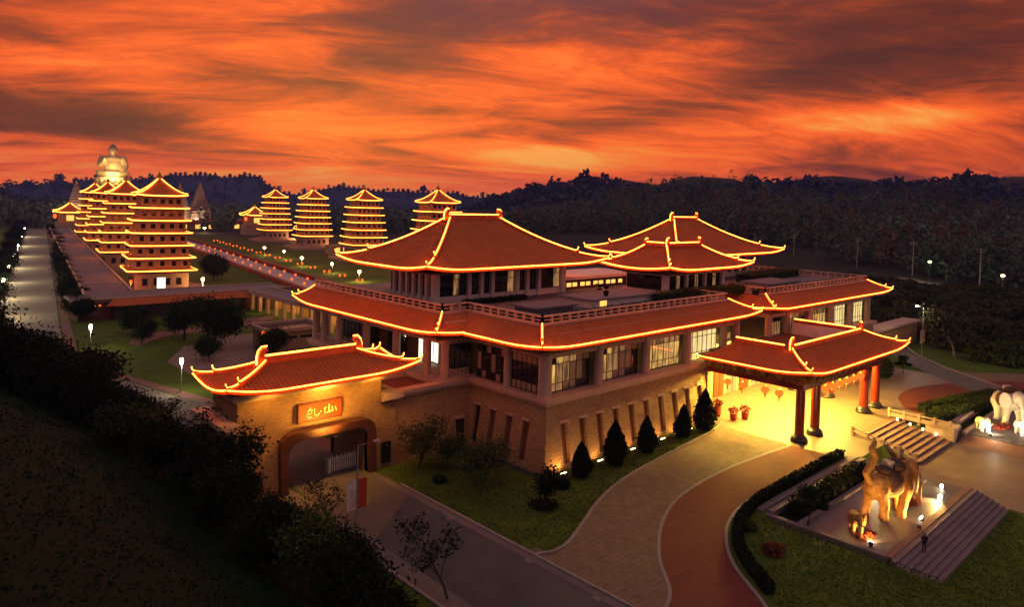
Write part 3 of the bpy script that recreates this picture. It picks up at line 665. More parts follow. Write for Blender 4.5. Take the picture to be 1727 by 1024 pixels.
# terrace furniture: low lit room, skylights, pots
o = root('terrace_room', (92, 78, 15.86), 'low flat roofed room with small lit yellow windows between two rooftop pavilions', 'room')
MB().box(87.2, 80.0, 15.9, 106, 88, 17.4).build('wall', M_eave, o); MB().box(86.6, 79.2, 17.5, 106.6, 88.6, 18.0).build('roof', M_white, o)
for k in range(9): MB().box(88.2+k*1.45+(k//2)*.5, 79.96, 16.3, 89.3+k*1.45+(k//2)*.5, 79.99, 16.95).build('window', M_yel, o)
for k, (x0, y0, x1, y1, zt, lb) in enumerate(((74.5, 62.8, 90, 69.5, 16.9, 'flat grey canopy slab over a sunken court, nearest the small pavilion'), (64.5, 63.5, 72.5, 68.5, 16.5, 'low grey skylight box behind the corner planting'), (121, 61, 133, 67, 16.6, 'flat grey skylight slab on the right half of the roof terrace'))):
    o = root('skylight', (x0, y0, 15.87), lb, 'skylight', 'roof terrace skylights')
    MB().box(x0+.5, y0+.5, 15.88, x1-.5, y1-.5, zt).build('wall', M_white if k != 1 else M_grey, o); MB().box(x0, y0, zt+.002, x1, y1, zt+.25).build('slab', M_grey, o)
    if k == 0: MB().box(x0+2.2, y0+.44, 16.0, x0+3.6, y0+.49, 16.8).build('lit_opening', M_yel, o)

# pavilions on the terrace
def pavilion(name, label, body, eave, top, ze, zt, bays_f, bays_l, lift=.65, zb=15.88, colonnade=False, led=.1):
    o = root(name, (body[0], body[1], zb), label, 'pavilion', 'rooftop pavilions')
    x0, y0, x1, y1 = body
    wl = MB(); wl.box(x0+.35, y0+.35, zb, x1-.35, y1, zb+.9)       # sill wall
    wl.box(x0+.2, y0+.2, ze-1.1, x1-.2, y1, ze+.1); wl.box(x0+1.2, y0+1.2, zb+.9, x1-1.0, y1-.2, ze-1.1)
    wl.build('wall', M_white, o)
    nf = len(bays_f); L = x1-x0; s = 0
    tot = sum(bays_f); xx = x0+.5
    MB().box(x0, y0, zb, x0+.9, y0+.9, ze-.2).build('corner_column', M_white, o)
    MB().box(x1-.9, y0, zb, x1, y0+.9, ze-.2).build('corner_column', M_white, o)
    for i, bw in enumerate(bays_f):
        wid = (L-1.0)*bw/tot
        if i: MB().box(xx-.3, y0+.05, zb, xx+.3, y0+.62, ze-.9).build('column', M_white, o)
        dr = (i == 1 and nf > 3) or (i == 3 and nf > 4)
        window(o, (xx+(.45 if i else .6), y0+.45), (1, 0), wid-.95, zb+(.05 if dr else .95), ze-1.15, max(2, round((wid-.9)/1.3)), (0, .75, 1), glass=(M_glass, M_glass, M_lit2, M_glass), fw_=.1)
        xx += wid
    LL = y1-y0; yy = y1-.5
    for i in range(bays_l):
        wid = (LL-1.0)/bays_l
        if i: MB().box(x0+.05, yy-.3, zb, x0+.62, yy+.3, ze-.9).build('column', M_white, o)
        window(o, (x0+.45, yy-.4), (0, -1), wid-.8, zb+(.95 if not colonnade else .1), ze-1.15, 2, (0, .75, 1), glass=(M_glass,), fw_=.1)
        yy -= wid
    ev = MB(); ev.box(eave[0]+1.2, eave[1]+1.2, ze-.55, eave[2]-1.2, eave[3]-1.2, ze-.33); ev.box(x0-.5, y0-.5, ze-.85, x1+.5, y1+.5, ze-.553); ev.build('eave_soffit', M_eave, o)
    rf = hip_roof(o, eave, top, ze, zt, lift, 7, 1.5, led_r=led)
    return o, rf
pa, ra = pavilion('rooftop_pavilion', 'largest pavilion with sweeping orange hipped roof, on the left of the roof terrace', (59, 77.5, 85.2, 89.5), (53.8, 72.4, 89.4, 94.4), (65.6, 82.9, 75.6, 83.9), 21.0, 27.2, (6, 2.4, 2.2, 5.2, 2.2, 2.6, 5.6), 7, colonnade=True, led=.085)
main_ridge(ra, (65.2, 83.4, 27.2), (76.0, 83.4, 27.2), .7, .6, .75)
pb, rb = pavilion('rooftop_pavilion', 'farthest rooftop pavilion, behind the small one, its right eave reaching out over the trees', (115, 77.5, 143.6, 89.5), (109.3, 72.4, 148.8, 94.4), (122.9, 82.9, 131.6, 83.9), 21.0, 27.2, (6, 2.4, 2.2, 5.2, 2.2, 2.6, 5.6), 5, led=.085)
main_ridge(rb, (122.5, 83.4, 27.2), (132.0, 83.4, 27.2), .7, .6, .75)
pc, rc_ = pavilion('rooftop_pavilion', 'smallest pavilion in the middle of the roof terrace with flat topped hipped roof', (94.2, 64.6, 111.6, 73.5), (91.1, 61.8, 115.9, 75.8), (97.8, 67.2, 106.9, 71.0), 20.25, 23.6, (3, 3, 3), 1, lift=.6, led=.09)
main_ridge(rc_, (97.6, 67.0, 23.6), (107.2, 67.0, 23.6), .45, .45, .62)
main_ridge(rc_, (97.6, 71.2, 23.6), (97.6, 67.6, 23.6), .45, .45, .5, ends=(1, 0))

# ------------------------------------------------------------------ entrance porch
po = root('entrance_porch', (104, 41, 0), 'columned entrance porch with orange tiled roof and painted beams, glowing yellow beneath', 'porch')
cols = [(91.2, 41.3), (95.8, 41.3), (112.4, 41.3), (116.9, 41.3), (116.9, 48.5), (116.9, 54.0)]
for (x, y) in cols:
    c_ = MB().cyl(x, y, .7, 6.85, .62, .58, 20).build('column', M_redcol, po, smooth=False)
    MB().lathe(x, y, [(1.05, .02), (1.1, .25), (.98, .5), (1.0, .62), (.8, .8), (.66, .95)], 18).build('column_base', M_black, c_)
b = MB()
b.box(90.4, 40.6, 6.86, 117.7, 42.0, 7.6); b.box(90.4, 42.02, 6.86, 91.9, 54.6, 7.6); b.box(116.2, 42.02, 6.86, 117.7, 54.6, 7.6)
b.build('lower_beam', M_redcol, po)
b = MB()
b.box(90.1, 40.3, 7.62, 118.0, 42.0, 9.0); b.box(90.1, 42.02, 7.62, 91.9, 54.6, 9.0); b.box(116.2, 42.02, 7.62, 118.0, 54.6, 9.0)
b.build('painted_beam', M_frieze, po)
b = MB(); b.box(90.2, 40.4, 9.02, 117.9, 56, 9.2); b.build('ceiling', M_frieze, po)
# bracket sets under the eaves
for k in range(13):
    x = 91.2+k*2.14
    MB().frus((x-.22, 40.0, x+.22, 40.6), 7.9, (x-.5, 39.3, x+.5, 40.6), 9.0).build('bracket', M_frieze, po)
for k in range(6):
    y = 43.5+k*2.1
    MB().frus((89.6, y-.22, 90.08, y+.22), 7.9, (89.0, y-.5, 90.08, y+.5), 9.0).build('bracket', M_frieze, po)
fsp = [panel_fn((87.6, 54.3), (87.6, 38.4), (92.6, 51.5), (92.6, 43.4), 9.35, 11.4, 0, .65, 6, 1.4), panel_fn((87.6, 38.4), (121.6, 38.4), (92.6, 43.4), (116.4, 43.4), 9.35, 11.4, .65, .65, 6, 1.4), panel_fn((121.6, 38.4), (121.6, 54.5), (116.4, 43.4), (116.4, 54.5), 9.35, 11.4, .65, 0, 6, 1.4), panel_fn((92.6, 54.35), (87.6, 54.3), (92.65, 51.5), (92.6, 51.5), 9.35, 11.4, 0, 0, 6, 1.4)]
rp = make_roof(po, fsp, [(1, 0.0), (1, 1.0)], led_r=.07, orn=.85, eaves=[0, 1, 2])
b = MB(); b.box(92.6, 43.4, 9.3, 92.95, 51.5, 11.35); b.box(92.97, 43.4, 9.3, 116.03, 43.75, 11.35); b.box(116.05, 43.4, 9.3, 116.4, 54.5, 11.35); b.build('parapet_wall', M_white, rp)
MB().box(92.97, 43.8, 9.22, 116.0, 56.0, 9.45).build('flat_roof', M_niche, rp)
main_ridge(rp, (92.6, 43.5, 11.35), (116.4, 43.5, 11.35), .5, .5, .75); main_ridge(rp, (92.6, 51.5, 11.35), (92.6, 44.4, 11.35), .45, .45, .7, ends=(0, 0)); main_ridge(rp, (116.4, 44.4, 11.35), (116.4, 54.3, 11.35), .45, .45, .7, ends=(0, 0))
b = MB(); b.box(89.5, 40.1, 9.01, 118.6, 40.29, 9.3); b.build('eave_board', M_eave, po)
# ceiling lamps of the porch (the photograph shows the floor flooded with yellow light)
for (x, y, pw) in ((95.5, 46.2, 13500), (104, 46.2, 15000), (112.5, 46.2, 13500), (95.5, 52.5, 10500), (104, 52.5, 10500), (112.5, 52.5, 10500)):
    l_ = root('ceiling_lamp', (x, y, 8.98), None, None)
    l_.parent = po; l_.location = Vector((x, y, 8.98))-Vector(po.location)
    MB().cyl(x, y, 8.75, 9.0, .35, .42, 12).build('lamp_shade', M_bulby, l_)
    pointlight('lamp_light', (x, y, 8.4), pw, (1, .66, .10), .35, l_)
# lanterns hanging from the beams
def lantern_mesh():
    o = root('red_lantern', (0, 0, 0), 'lantern', 'lantern', 'red lanterns hung along the porch beams')
    b = MB().lathe(0, 0, [(.12, -.42), (.42, -.30), (.58, 0), (.42, .30), (.12, .42)], 12); b.build('lantern_body', M_lant, o, True)
    MB().cyl(0, 0, .40, .5, .2, .2, 8).cyl(0, 0, .49, 1.05, .02, .02, 4).build('lantern_cap', M_bannery, o, True); MB().cyl(0, 0, -.50, -.40, .2, .2, 8).build('lantern_cap', M_bannery, o, True)
    MB().cyl(0, 0, -1.1, -.5, .06, .12, 6).build('tassel', M_bannerr, o, True)
    return o
lm = lantern_mesh(); first = True
LP = [(98.6+i*2.45, 41.3, ['left end', 'second from the left', 'third from the left', 'third from the right', 'second from the right', 'right end'][i]+' of the front row') for i in range(6)]
LP += [(91.2, 44.2, 'nearest the front'), (91.2, 46.2, 'second from the front'), (91.2, 49.6, 'third from the front'), (91.2, 51.8, 'nearest the doors')]
for i, (x, y, wh) in enumerate(LP):
    o = lm if first else copy_tree(lm); first = False; o.location = (x, y, 5.75)
    o['label'] = 'round red lantern hanging in the porch, '+(wh if y == 41.3 else wh+' in the left side row')
# flower pots by the entrance
def pot_plant(x, y, h, label, m=M_flower):
    o = root('flower_pot', (x, y, 0.03), label, 'flower pot', 'potted flowers beside the entrance')
    MB().lathe(x, y, [(.36, .03), (.48, .3), (.52, h*.6), (.45, h*.62)], 12).build('pot', M_bannerr, o)
    leafcloud('flowers', (x, y, h*.6+.45), (.75, .75, .55), 160, .16, m, o)
def leafcloud(name, c, r, n, s, m, parent=None, shell=.35, kind='stuff', rng=nr, **kw):
    """many small leaf faces spread through an ellipsoid"""
    d = rng.normal(size=(n, 3)); d /= np.linalg.norm(d, axis=1)[:, None]
    q = d*(shell+(1-shell)*rng.random((n, 1))**.6)*np.array(r)+np.array(c)
    V, Fq = leaves(q, s, rng)
    off = np.array(wloc(parent)) if parent is not None else 0
    return npmesh(name, V-off, Fq, m, parent, kind=kind, **kw)
def leaves(q, s, rng=nr):
    n = len(q); a = rng.normal(size=(n, 3)); a /= np.linalg.norm(a, axis=1)[:, None]; c = rng.normal(size=(n, 3)); b = np.cross(a, c); b /= np.linalg.norm(b, axis=1)[:, None]
    sc = (s*(.55+.9*rng.random((n, 1)))) if np.isscalar(s) else s[:, None]*(.6+.8*rng.random((n, 1)))
    V = np.stack([q-a*sc, q+b*sc*.55, q+a*sc, q-b*sc*.55], 1).reshape(-1, 3); k = np.arange(n)*4
    return V, np.stack([k, k+1, k+2, k+3], 1)
pot_plant(92.8, 51.6, 1.7, 'tall red pot with pink flowers, nearer the cypress'); pot_plant(94.6, 50.8, 1.8, 'tall red pot with orange flowers, nearer the porch front'); pot_plant(92.6, 54.0, 2.6, 'dark jar of red flowers standing close to the wall')

# ------------------------------------------------------------------ gatehouse
ga = root('gatehouse', (38, 70, 0), 'stone gatehouse with orange tiled roof over a wide arched passage and a red name board', 'gatehouse')
b = MB()
b.frus((26.6, 67.2, 33.2, 75.2), 0, (27.4, 68.0, 33.2, 74.6), 7.0); b.frus((42.6, 67.2, 47.6, 75.2), 0, (42.6, 68.0, 46.4, 74.6), 7.0)
b.box(28.3, 68.0, 7.002, 44.6, 74.0, 9.9); b.box(33.202, 68.0, 5.2, 42.598, 74.6, 7.0)
for sx, x in ((1, 33.202), (-1, 42.598)):
    pts = [(x, 68.02, 5.2)]+[(x+sx*(2.3-2.3*math.sin(t)), 68.02, 5.2-2.3+2.3*math.cos(t)) for t in [PI/2*k/6 for k in range(7)]]
    pts = [(x, 68.02, 5.198)]+[(x+sx*1.5*(1-math.sin(a)), 68.02, 5.198-1.5*(1-math.cos(a))) for a in [PI/2*k/3 for k in range(4)]]
    b.extr(pts, (0, 6.5, 0))
gb = b.build('wall', M_stone2, ga)
def arch_path(o=0.0):
    x0, x1, zt = 33.2-o, 42.6+o, 5.2+o; L = [(x0, 0)]
    L += [(x0+1.5*(1-math.sin(a)), zt-1.5*(1-math.cos(a))) for a in [PI/2*k/3 for k in range(3, -1, -1)]]
    L += [(x1-1.5*(1-math.sin(a)), zt-1.5*(1-math.cos(a))) for a in [PI/2*k/3 for k in range(0, 4)]]; L.append((x1, 0)); return L
pi, po_ = arch_path(0), arch_path(.85); nn = len(pi)
for yf, yk in ((66.95, 67.95), (74.65, 75.3)):
    vs = [(x, (yf if z > 3 or yf > 70 else yf-.25*(3-z)/3), z) for x, z in pi]+[(x, (yf if z > 3 or yf > 70 else yf-.25*(3-z)/3), z) for x, z in po_]+[(x, yk, z) for x, z in pi]+[(x, yk, z) for x, z in po_]
    fcs = []
    for i in range(nn-1): fcs += [(i, i+1, nn+i+1, nn+i), (2*nn+i, 3*nn+i, 3*nn+i+1, 2*nn+i+1), (i, 2*nn+i, 2*nn+i+1, i+1), (nn+i, nn+i+1, 3*nn+i+1, 3*nn+i)]
    MB().add(vs, fcs).build('arch_trim', mat('arch_granite', (.085, .026, .016), .6, (.06, .02, .012), 1.2), gb)
b = MB(); b.box(28.0, 67.6, 9.902, 44.9, 74.1, 10.2); b.box(27.6, 67.2, 10.202, 45.3, 74.2, 10.75); b.build('cornice', M_conc, ga)
MB().box(26.9, 67.5, 7.002, 28.28, 75.0, 7.5).box(26.5, 67.2, 7.498, 28.2, 75.3, 8.0).build('shoulder_cornice', M_conc, ga); MB().box(44.62, 67.5, 7.302, 46.9, 69.2, 7.5).box(44.7, 67.2, 7.498, 47.2, 69.4, 8.2).build('shoulder_cornice', M_conc, ga)
ev = MB(); ev.box(27.6, 67.1, 10.76, 46.4, 73.8, 11.0); ev.build('eave_soffit', M_eave, ga)
gr = hip_roof(ga, (26.5, 66.0, 48.4, 74.4), (32.0, 70.0, 42.6, 70.5), 11.0, 12.8, .75, 6, 1.35, tile_sp=.5, roll_r=.12, orn=.85, led_r=.07)
main_ridge(gr, (31.5, 70.25, 12.7), (43.0, 70.25, 12.7), .8, .5, .85)
# name board
nb = MB().box(34.6, 67.68, 6.85, 39.4, 67.96, 8.55).build('name_board', mat('board_red', (.50, .055, .012), .5, (.42, .04, .01), 1.5), ga)
b = MB()
for q in ((34.45, 67.6, 8.55, 39.55, 67.98, 8.72), (34.45, 67.6, 6.68, 39.55, 67.98, 6.85), (34.45, 67.6, 6.852, 34.6, 67.98, 8.548), (39.4, 67.6, 6.852, 39.55, 67.98, 8.548)): b.box(*q)
b.build('board_frame', M_eave, nb)
def strokes(ls, wd, m, parent, name='lettering'):
    b = MB()
    for L in ls: b.tube([(x, 67.66, z) for x, z in L], wd, 5)
    b.build(name, m, parent)
strokes([[(35.9, 8.2), (35.55, 7.75), (35.45, 7.35), (35.7, 7.15), (36.0, 7.2)], [(35.7, 7.9), (36.1, 7.95), (35.9, 7.55), (35.6, 7.5)], [(36.35, 8.0), (36.3, 7.5), (36.5, 7.25), (36.8, 7.3), (36.85, 7.5)], [(37.0, 7.7), (37.05, 7.55)]], .055, mat('gold_letters', (.75, .62, .36), .4, (.7, .55, .3), 2), nb)
strokes([[(38.0, 8.25), (37.95, 7.45)], [(37.5, 7.75), (37.5, 7.35), (38.1, 7.4), (38.35, 7.55)], [(38.3, 7.95), (38.45, 7.4)], [(38.7, 7.9), (38.85, 7.45)], [(37.4, 7.85), (37.7, 7.95)]], .06, MATS['gold_letters'], nb)
# warm wash lamps on the board wall (photograph: bright yellow wash round the board)
lm2 = MB().box(36.8, 66.5, 10.6, 37.6, 66.8, 10.75).build('wash_lamp', M_bulby, ga)
for x_, p_ in ((31.0, 520), (37.2, 1500), (43.2, 520)): spotlight('wash_light', (x_, 65.6, 10.2), (x_, 68.0, 7.0), p_, (1, .46, .05), 150, .25, ga)
spotlight('wash_light', (37.4, 65.2, 5.7), (37.4, 68.2, 8.0), 1700, (1, .52, .06), 140, .3, ga)
MB().box(37.2, 65.0, 5.3, 37.6, 65.2, 5.5).build('lamp_housing', M_dark, ga); MB().tube([(37.4, 65.1, 5.35), (37.4, 66.96, 5.6)], .025, 5).build('lamp_bracket', M_dark, ga)
# little window and door beside the arch inside
MB().box(44.3, 66.95, .6, 45.4, 67.25, 2.9).build('side_door', M_glass, ga)
# connecting wing between gatehouse and hall
wg = root('connecting_wing', (50, 70, 0), 'low stone wing with red flat roof linking the gatehouse to the hall', 'wing')
MB().frus((47.0, 67.4, 53.0, 76), 0, (46.42, 68.35, 53.65, 76), 7.3).build('wall', M_stone, wg)
b = MB(); b.box(46.95, 67.9, 7.302, 53.2, 68.9, 7.7); b.box(47.22, 67.6, 7.702, 53.0, 69.0, 8.15); b.box(46.95, 68.92, 7.302, 47.5, 76, 8.0); b.box(47.6, 75.5, 7.302, 53.2, 76.2, 8.1); b.build('parapet', M_conc, wg)
MB().box(47.52, 69.02, 7.302, 53.2, 75.4, 7.42).build('flat_roof', mat('red_screed', (.16, .045, .03), .9), wg)
w1 = MB().box(49.0, 67.35, 1.8, 49.7, 67.9, 3.3).build('window', M_glass, wg); MB().box(48.7, 67.35, 3.32, 50.0, 67.75, 3.55).build('lintel', M_conc, w1)
# folding white gate
fg = root('sliding_gate', (41, 69.6, 0), 'white slatted sliding gate drawn half across the arched passage', 'gate')
for k in range(15):
    x = 39.3+k*.26; MB().box(x, 69.55, .05, x+.11, 69.68, 1.75 if k % 2 else 1.6).build('slat', M_whitep, fg)
MB().box(39.3, 69.7, .35, 43.0, 69.76, .45).box(39.3, 69.7, 1.3, 43.0, 69.76, 1.4).build('rail', M_whitep, fg); MB().box(39.0, 69.3, .02, 39.28, 69.95, 1.5).build('motor_box', M_whitep, fg)

# ------------------------------------------------------------------ lamps and posts
def street_lamp(x, y, h, label, color=M_bulb, pw=900, base=0, lc=(1, .85, .6), side=(0, 0), globe=True, group='street lamps', r=.22):
    o = root('street_lamp', (x, y, base), label, 'street lamp', group)
    MB().cyl(x, y, base, base+h, .09, .06, 8).build('pole', M_metal, o)
    sx, sy = side
    if globe:
        MB().lathe(x, y, [(.12, base+h), (r, base+h+.2), (r*1.2, base+h+.6), (r, base+h+.95), (.05, base+h+1.05)], 10).build('lamp_head', color, o)
        if pw: pointlight('lamp_light', (x+.25, y-.25, base+h-.15), pw, lc, .15, o)
    else:
        MB().tube([(x, y, base+h-.1), (x+sx, y+sy, base+h+.15)], .05, 6).build('arm', M_metal, o)
        MB().box(x+sx-.3, y+sy-.18, base+h+.1, x+sx+.3, y+sy+.18, base+h+.24).build('lamp_head', color, o)
        if pw: pointlight('lamp_light', (x+sx, y+sy, base+h-.25), pw, lc, .15, o)
    return o
street_lamp(38.0, 112.0, 4.2, 'lit globe lamp on the road just behind the gatehouse roof', pw=600)
street_lamp(34.6, 150.0, 4.2, 'lit globe lamp at the bend of the long road', pw=600)
lab = ['nearest lit lamp left of the long road', 'second lit lamp up the long road', 'third lit lamp up the long road', 'fourth lit lamp up the long road', 'fifth lit lamp up the long road', 'far lamp near the end of the long road', 'farthest lamp at the end of the long road']
for k, y in enumerate((200, 235, 275, 325, 380, 450, 540)):
    x = float(ledge(y))+.9
    street_lamp(x, y, 4.6, lab[k], pw=3000, r=.3, lc=(1, .8, .45))
# unlit arm lamp with banners by the near road
o = street_lamp(34.0, 55.3, 8.0, 'brown lamp post with banners in front of the gatehouse, head unlit', M_metal, 0, side=(1.6, -.5), globe=False)
o.children[0].data.materials[0] = M_polebr
MB().box(34.12, 55.28, 2.2, 35.0, 55.32, 4.9).build('banner', M_bannerr, o); MB().box(35.0, 55.28, 2.2, 35.25, 55.32, 4.9).build('banner', M_bannery, o); MB().box(33.0, 55.28, 2.2, 33.88, 55.32, 4.9).build('banner', M_bannerw, o)
o = street_lamp(166.7, 50.0, 10.5, 'tall pale street lamp with two banners beside the access road', M_bulb, 700, side=(-1.2, .9), globe=False)
MB().box(165.3, 49.9, 2.9, 166.6, 50, 5.6).build('banner', M_bannerw, o); MB().box(166.8, 49.9, 2.9, 168.1, 50, 5.6).build('banner', M_bannery, o)
for i, (x, y, lb) in enumerate(((327, 78.7, 'pale utility pole with crossarms nearest the right edge'), (364, 114.6, 'utility pole standing second from the right on the hill road'), (373, 143, 'utility pole third from the right, behind the roof terrace'), (384, 181, 'utility pole farthest left, just right of the far pavilion'))):
    o = root('utility_pole', (x, y, 0), lb, 'utility pole', 'utility poles along the hill road')
    MB().cyl(x, y, 0, 17.5, .32, .2, 8).build('pole', M_metal, o)
    for z in (16.6, 15.6): MB().box(x-.15, y-1.6, z, x+.15, y+1.6, z+.25).build('crossarm', M_metal, o)
for (x, y, h, lb) in ((322, 70, 7, 'yellow lamp on the hill road right of the utility pole'), (352, 104, 8.5, 'greenish lamp on the hill road between two utility poles')):
    street_lamp(x, y, h, lb, emis('green_lamp' if h > 8 else 'hill_lamp', (.7, 1.0, .25) if h > 8 else (1, .9, .4), 5), 500, r=.6, group='lamps on the hill road', lc=(.8, 1, .4))

# ------------------------------------------------------------------ trees and planting
def branchy(rng, h, spread, levels=3, r0=.18, nb=4, lean=.25, start=.3):
    b = MB(); tips = []
    def grow(p, d, L, r, lv):
        n = 4; pts = [p]; q = Vector(p); dd = Vector(d)
        for _ in range(n):
            dd = (dd+Vector((rng.uniform(-1, 1), rng.uniform(-1, 1), rng.uniform(-.2, .5)))*.22).normalized(); q = q+dd*(L/n); pts.append(tuple(q))
        b.tube(pts, r, 5 if lv == 0 else 4, r*.45)
        if lv >= levels: tips.append(tuple(q)); tips.append(pts[2]); return
        for k in range(nb if lv else nb+1):
            t = start+(1-start)*(k+rng.random())/(nb+1) if lv == 0 else .25+.75*rng.random()
            i = min(n-1, int(t*n)); base = Vector(pts[i]).lerp(Vector(pts[i+1]), t*n-i)
            a = rng.uniform(0, 2*PI); nd = (dd*.55+Vector((math.cos(a), math.sin(a), rng.uniform(.1, .7)))*spread).normalized()
            grow(tuple(base), nd, L*rng.uniform(.45, .65), r*.5, lv+1)
        tips.append(tuple(q))
    grow((0, 0, 0), (rng.uniform(-lean, lean), rng.uniform(-lean, lean), 1), h*.72, r0, 0)
    return b, tips
def tree_mesh(name, seed, h, spread, nleaf, ls, leafm, bark=M_bark, levels=2, nb=5, clump=.8, r0=.18, start=.3):
    rng = random.Random(seed); rg = np.random.default_rng(seed)
    o = root(name, (0, 0, 0)); b, tips = branchy(rng, h, spread, levels, r0, nb, start=start); b.build('trunk', bark, o, True)
    T = np.array(tips); q = T[rg.integers(0, len(T), nleaf)]+rg.normal(size=(nleaf, 3))*np.array([clump, clump, clump*.75])
    V, Fq = leaves(q, ls, rg); npmesh('crown', V, Fq, leafm, o, kind='stuff'); return o
def plant(proto, used, x, y, label, cat='tree', group=None, s=1.0, rz=None, z=None, sz=None):
    o = proto if proto.name not in used else copy_tree(proto); used.add(proto.name)
    o.location = (x, y, gz(x, y) if z is None else z); o.rotation_euler.z = rnd.uniform(0, 6.28) if rz is None else rz; o.rotation_euler.x = rnd.uniform(-.035, .035); o.rotation_euler.y = rnd.uniform(-.035, .035); o.scale = (s, s, sz or s)
    for k in ('label', 'category', 'group'):
        if k in o: del o[k]
    tag(o, label, cat, group); return o
used = set()
# mown grass reads as fine blades over the lawns
LE = np.array(lawn_e); BI = np.array(brick_i); NG = 90000
gx = nr.uniform(43.7, 92, NG); gy = nr.uniform(6, 66, NG)
front = (gy > np.interp(gx, LE[:, 0], LE[:, 1])+.3) & np.where(gx > 57, gy < 53.4, np.where(gx > 52.6, gy < 66.4, gy < 67.0))
side = (gx > 52) & (gy < np.interp(gx, BI[:, 0], BI[:, 1])-1.2) & (gy < 33) & ((gx < 66.6) | (gy < 18.2))
kk = front | side; gx, gy = gx[kk], gy[kk]; q = np.stack([gx, gy, hfun(gx, gy)+.02], 1)
V, Fq = leaves(q, .10); npmesh('grass', V, Fq, mat('grass_blades', (.085, .125, .018), .9, (.030, .052, .008), .5, spec=.1), kind='stuff', label='mown grass of the lawns round the hall and fountain')
# clipped cypresses in front of the hall
def cypress(seed, h, r):
    rg = np.random.default_rng(seed); o = root('cypress', (0, 0, 0)); MB().cyl(0, 0, 0, .8, .12, .1, 6).build('trunk', M_bark, o, True)
    n = 2600; zz = rg.random(n)**.9; rr = r*np.where(zz < .25, .72+zz*1.1, 1.0*(1-((zz-.25)/.75)**1.5))*(.78+.28*rg.random(n)); a = rg.random(n)*2*PI
    rr *= (1+.10*np.sin(a*3+zz*9+seed))*(1+.10*nr.normal(size=n))
    q = np.stack([rr*np.cos(a), rr*np.sin(a), .25+zz*(h-.25)], 1); V, Fq = leaves(q, .17, rg)
    npmesh('crown', V, Fq, M_leafn, o, kind='stuff'); 
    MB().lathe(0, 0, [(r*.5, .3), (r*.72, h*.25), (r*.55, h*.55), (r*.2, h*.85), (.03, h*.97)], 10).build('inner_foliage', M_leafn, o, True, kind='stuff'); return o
c1 = cypress(1, 4.6, 1.15); c2 = cypress(2, 5.1, 1.3)
for i, (x, y, s, p, lb) in enumerate(((59.8, 51.2, .98, c1, 'slim dark cypress nearest the corner of the hall'), (65.6, 51.2, 1.0, c2, 'dark cypress second from the hall corner'), (71.9, 51.3, .98, c2, 'dark cypress in the middle of the row of five'), (80.1, 51.7, 1.0, c1, 'dark cypress second from the porch'), (85.3, 51.7, 1.08, c2, 'dark cypress nearest the entrance porch'))):
    plant(p, used, x, y, lb, 'cypress', 'cypresses in front of the hall', s*(.97, 1.02, .92, .9, 1.04)[i], sz=s*(.88, 1.04, .92, .98, 1.02)[i])
# lawn trees
oliv = tree_mesh('olive_tree', 31, 5.2, .8, 2600, .15, M_leafo, levels=2, clump=.75, r0=.12)
oliv2 = tree_mesh('olive_tree', 32, 4.8, .95, 2300, .15, M_leafm, levels=2, clump=.8, r0=.11)
for (x, y, p, s, lb) in ((47.4, 64.4, oliv, 1.0, 'loose leafed young tree against the gatehouse wall'), (48.0, 54.5, oliv2, .9, 'wide low young tree in the middle of the lawn'), (51.6, 57.0, oliv, .85, 'slim young tree beside the light well on the lawn'), (50.0, 62.5, oliv2, .75, 'small tree on the lawn close to the stone base')):
    plant(p, used, x, y, lb, 'tree', 'young trees on the lawn', s)
ball = tree_mesh('topiary_tree', 33, 3.4, .6, 1800, .13, M_leafn, levels=2, clump=.42, r0=.1)
plant(ball, used, 51.2, 48.6, 'small dark shaped tree standing in a round bed on the lawn', 'tree')
leafcloud('ground_cover_plants', (51.2, 48.6, .15), (1.6, 1.6, .35), 500, .16, M_leafn, label='round bed of low dark plants under the small tree')
# cloud pruned pine beside fountain
def cloud_pine(x, y, z, label, s=1.0, pads=((0, 0, 2.9, 1.0), (.9, .4, 2.2, .8), (-1.0, -.2, 2.1, .85), (-.3, .8, 1.6, .7), (1.2, -.6, 1.5, .65))):
    o = root('pruned_pine', (x, y, z), label, 'pine', None)
    b = MB(); b.tube([(x, y, z), (x+.25*s, y, z+1.0*s), (x-.1*s, y+.1, z+1.9*s), (x, y, z+2.9*s)], .14*s, 6, .05)
    for (a, c, h, r) in pads[1:]: b.tube([(x+.1*s, y, z+(h-.6)*s), (x+a*s, y+c*s, z+h*s)], .07*s, 5, .04)
    b.build('trunk', M_bark, o)
    for (a, c, h, r) in pads: leafcloud('foliage_pad', (x+a*s, y+c*s, z+h*s), (r*s, r*s, .42*r*s), 420, .12, M_leafn, o, shell=.1)
cloud_pine(67.6, 29.4, 0, 'dark cloud pruned pine at the corner of the golden elephant fountain', 1.15)
cloud_pine(146.5, 47.0, 0, 'small cloud pruned pine on the grass island right of the porch', 1.0)
def shrub_mound(x, y, z, r, h, label, m=M_leafm, n=420, ls=.13, name='shrub', group=None):
    o = root(name, (x, y, z), label, 'shrub', group); leafcloud('foliage', (x, y, z+h*.45), (r, r, h*.6), n, ls, m, o, shell=.75); 
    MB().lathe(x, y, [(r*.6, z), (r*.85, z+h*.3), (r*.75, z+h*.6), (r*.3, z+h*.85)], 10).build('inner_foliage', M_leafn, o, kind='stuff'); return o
shrub_mound(62.3, 33.0, 0, 1.1, .7, 'low rounded shrub behind the red leaved one on the dark lawn'); shrub_mound(59.7, 28.9, 0, 1.0, .8, 'red leaved low shrub on the dark lawn', M_flower)
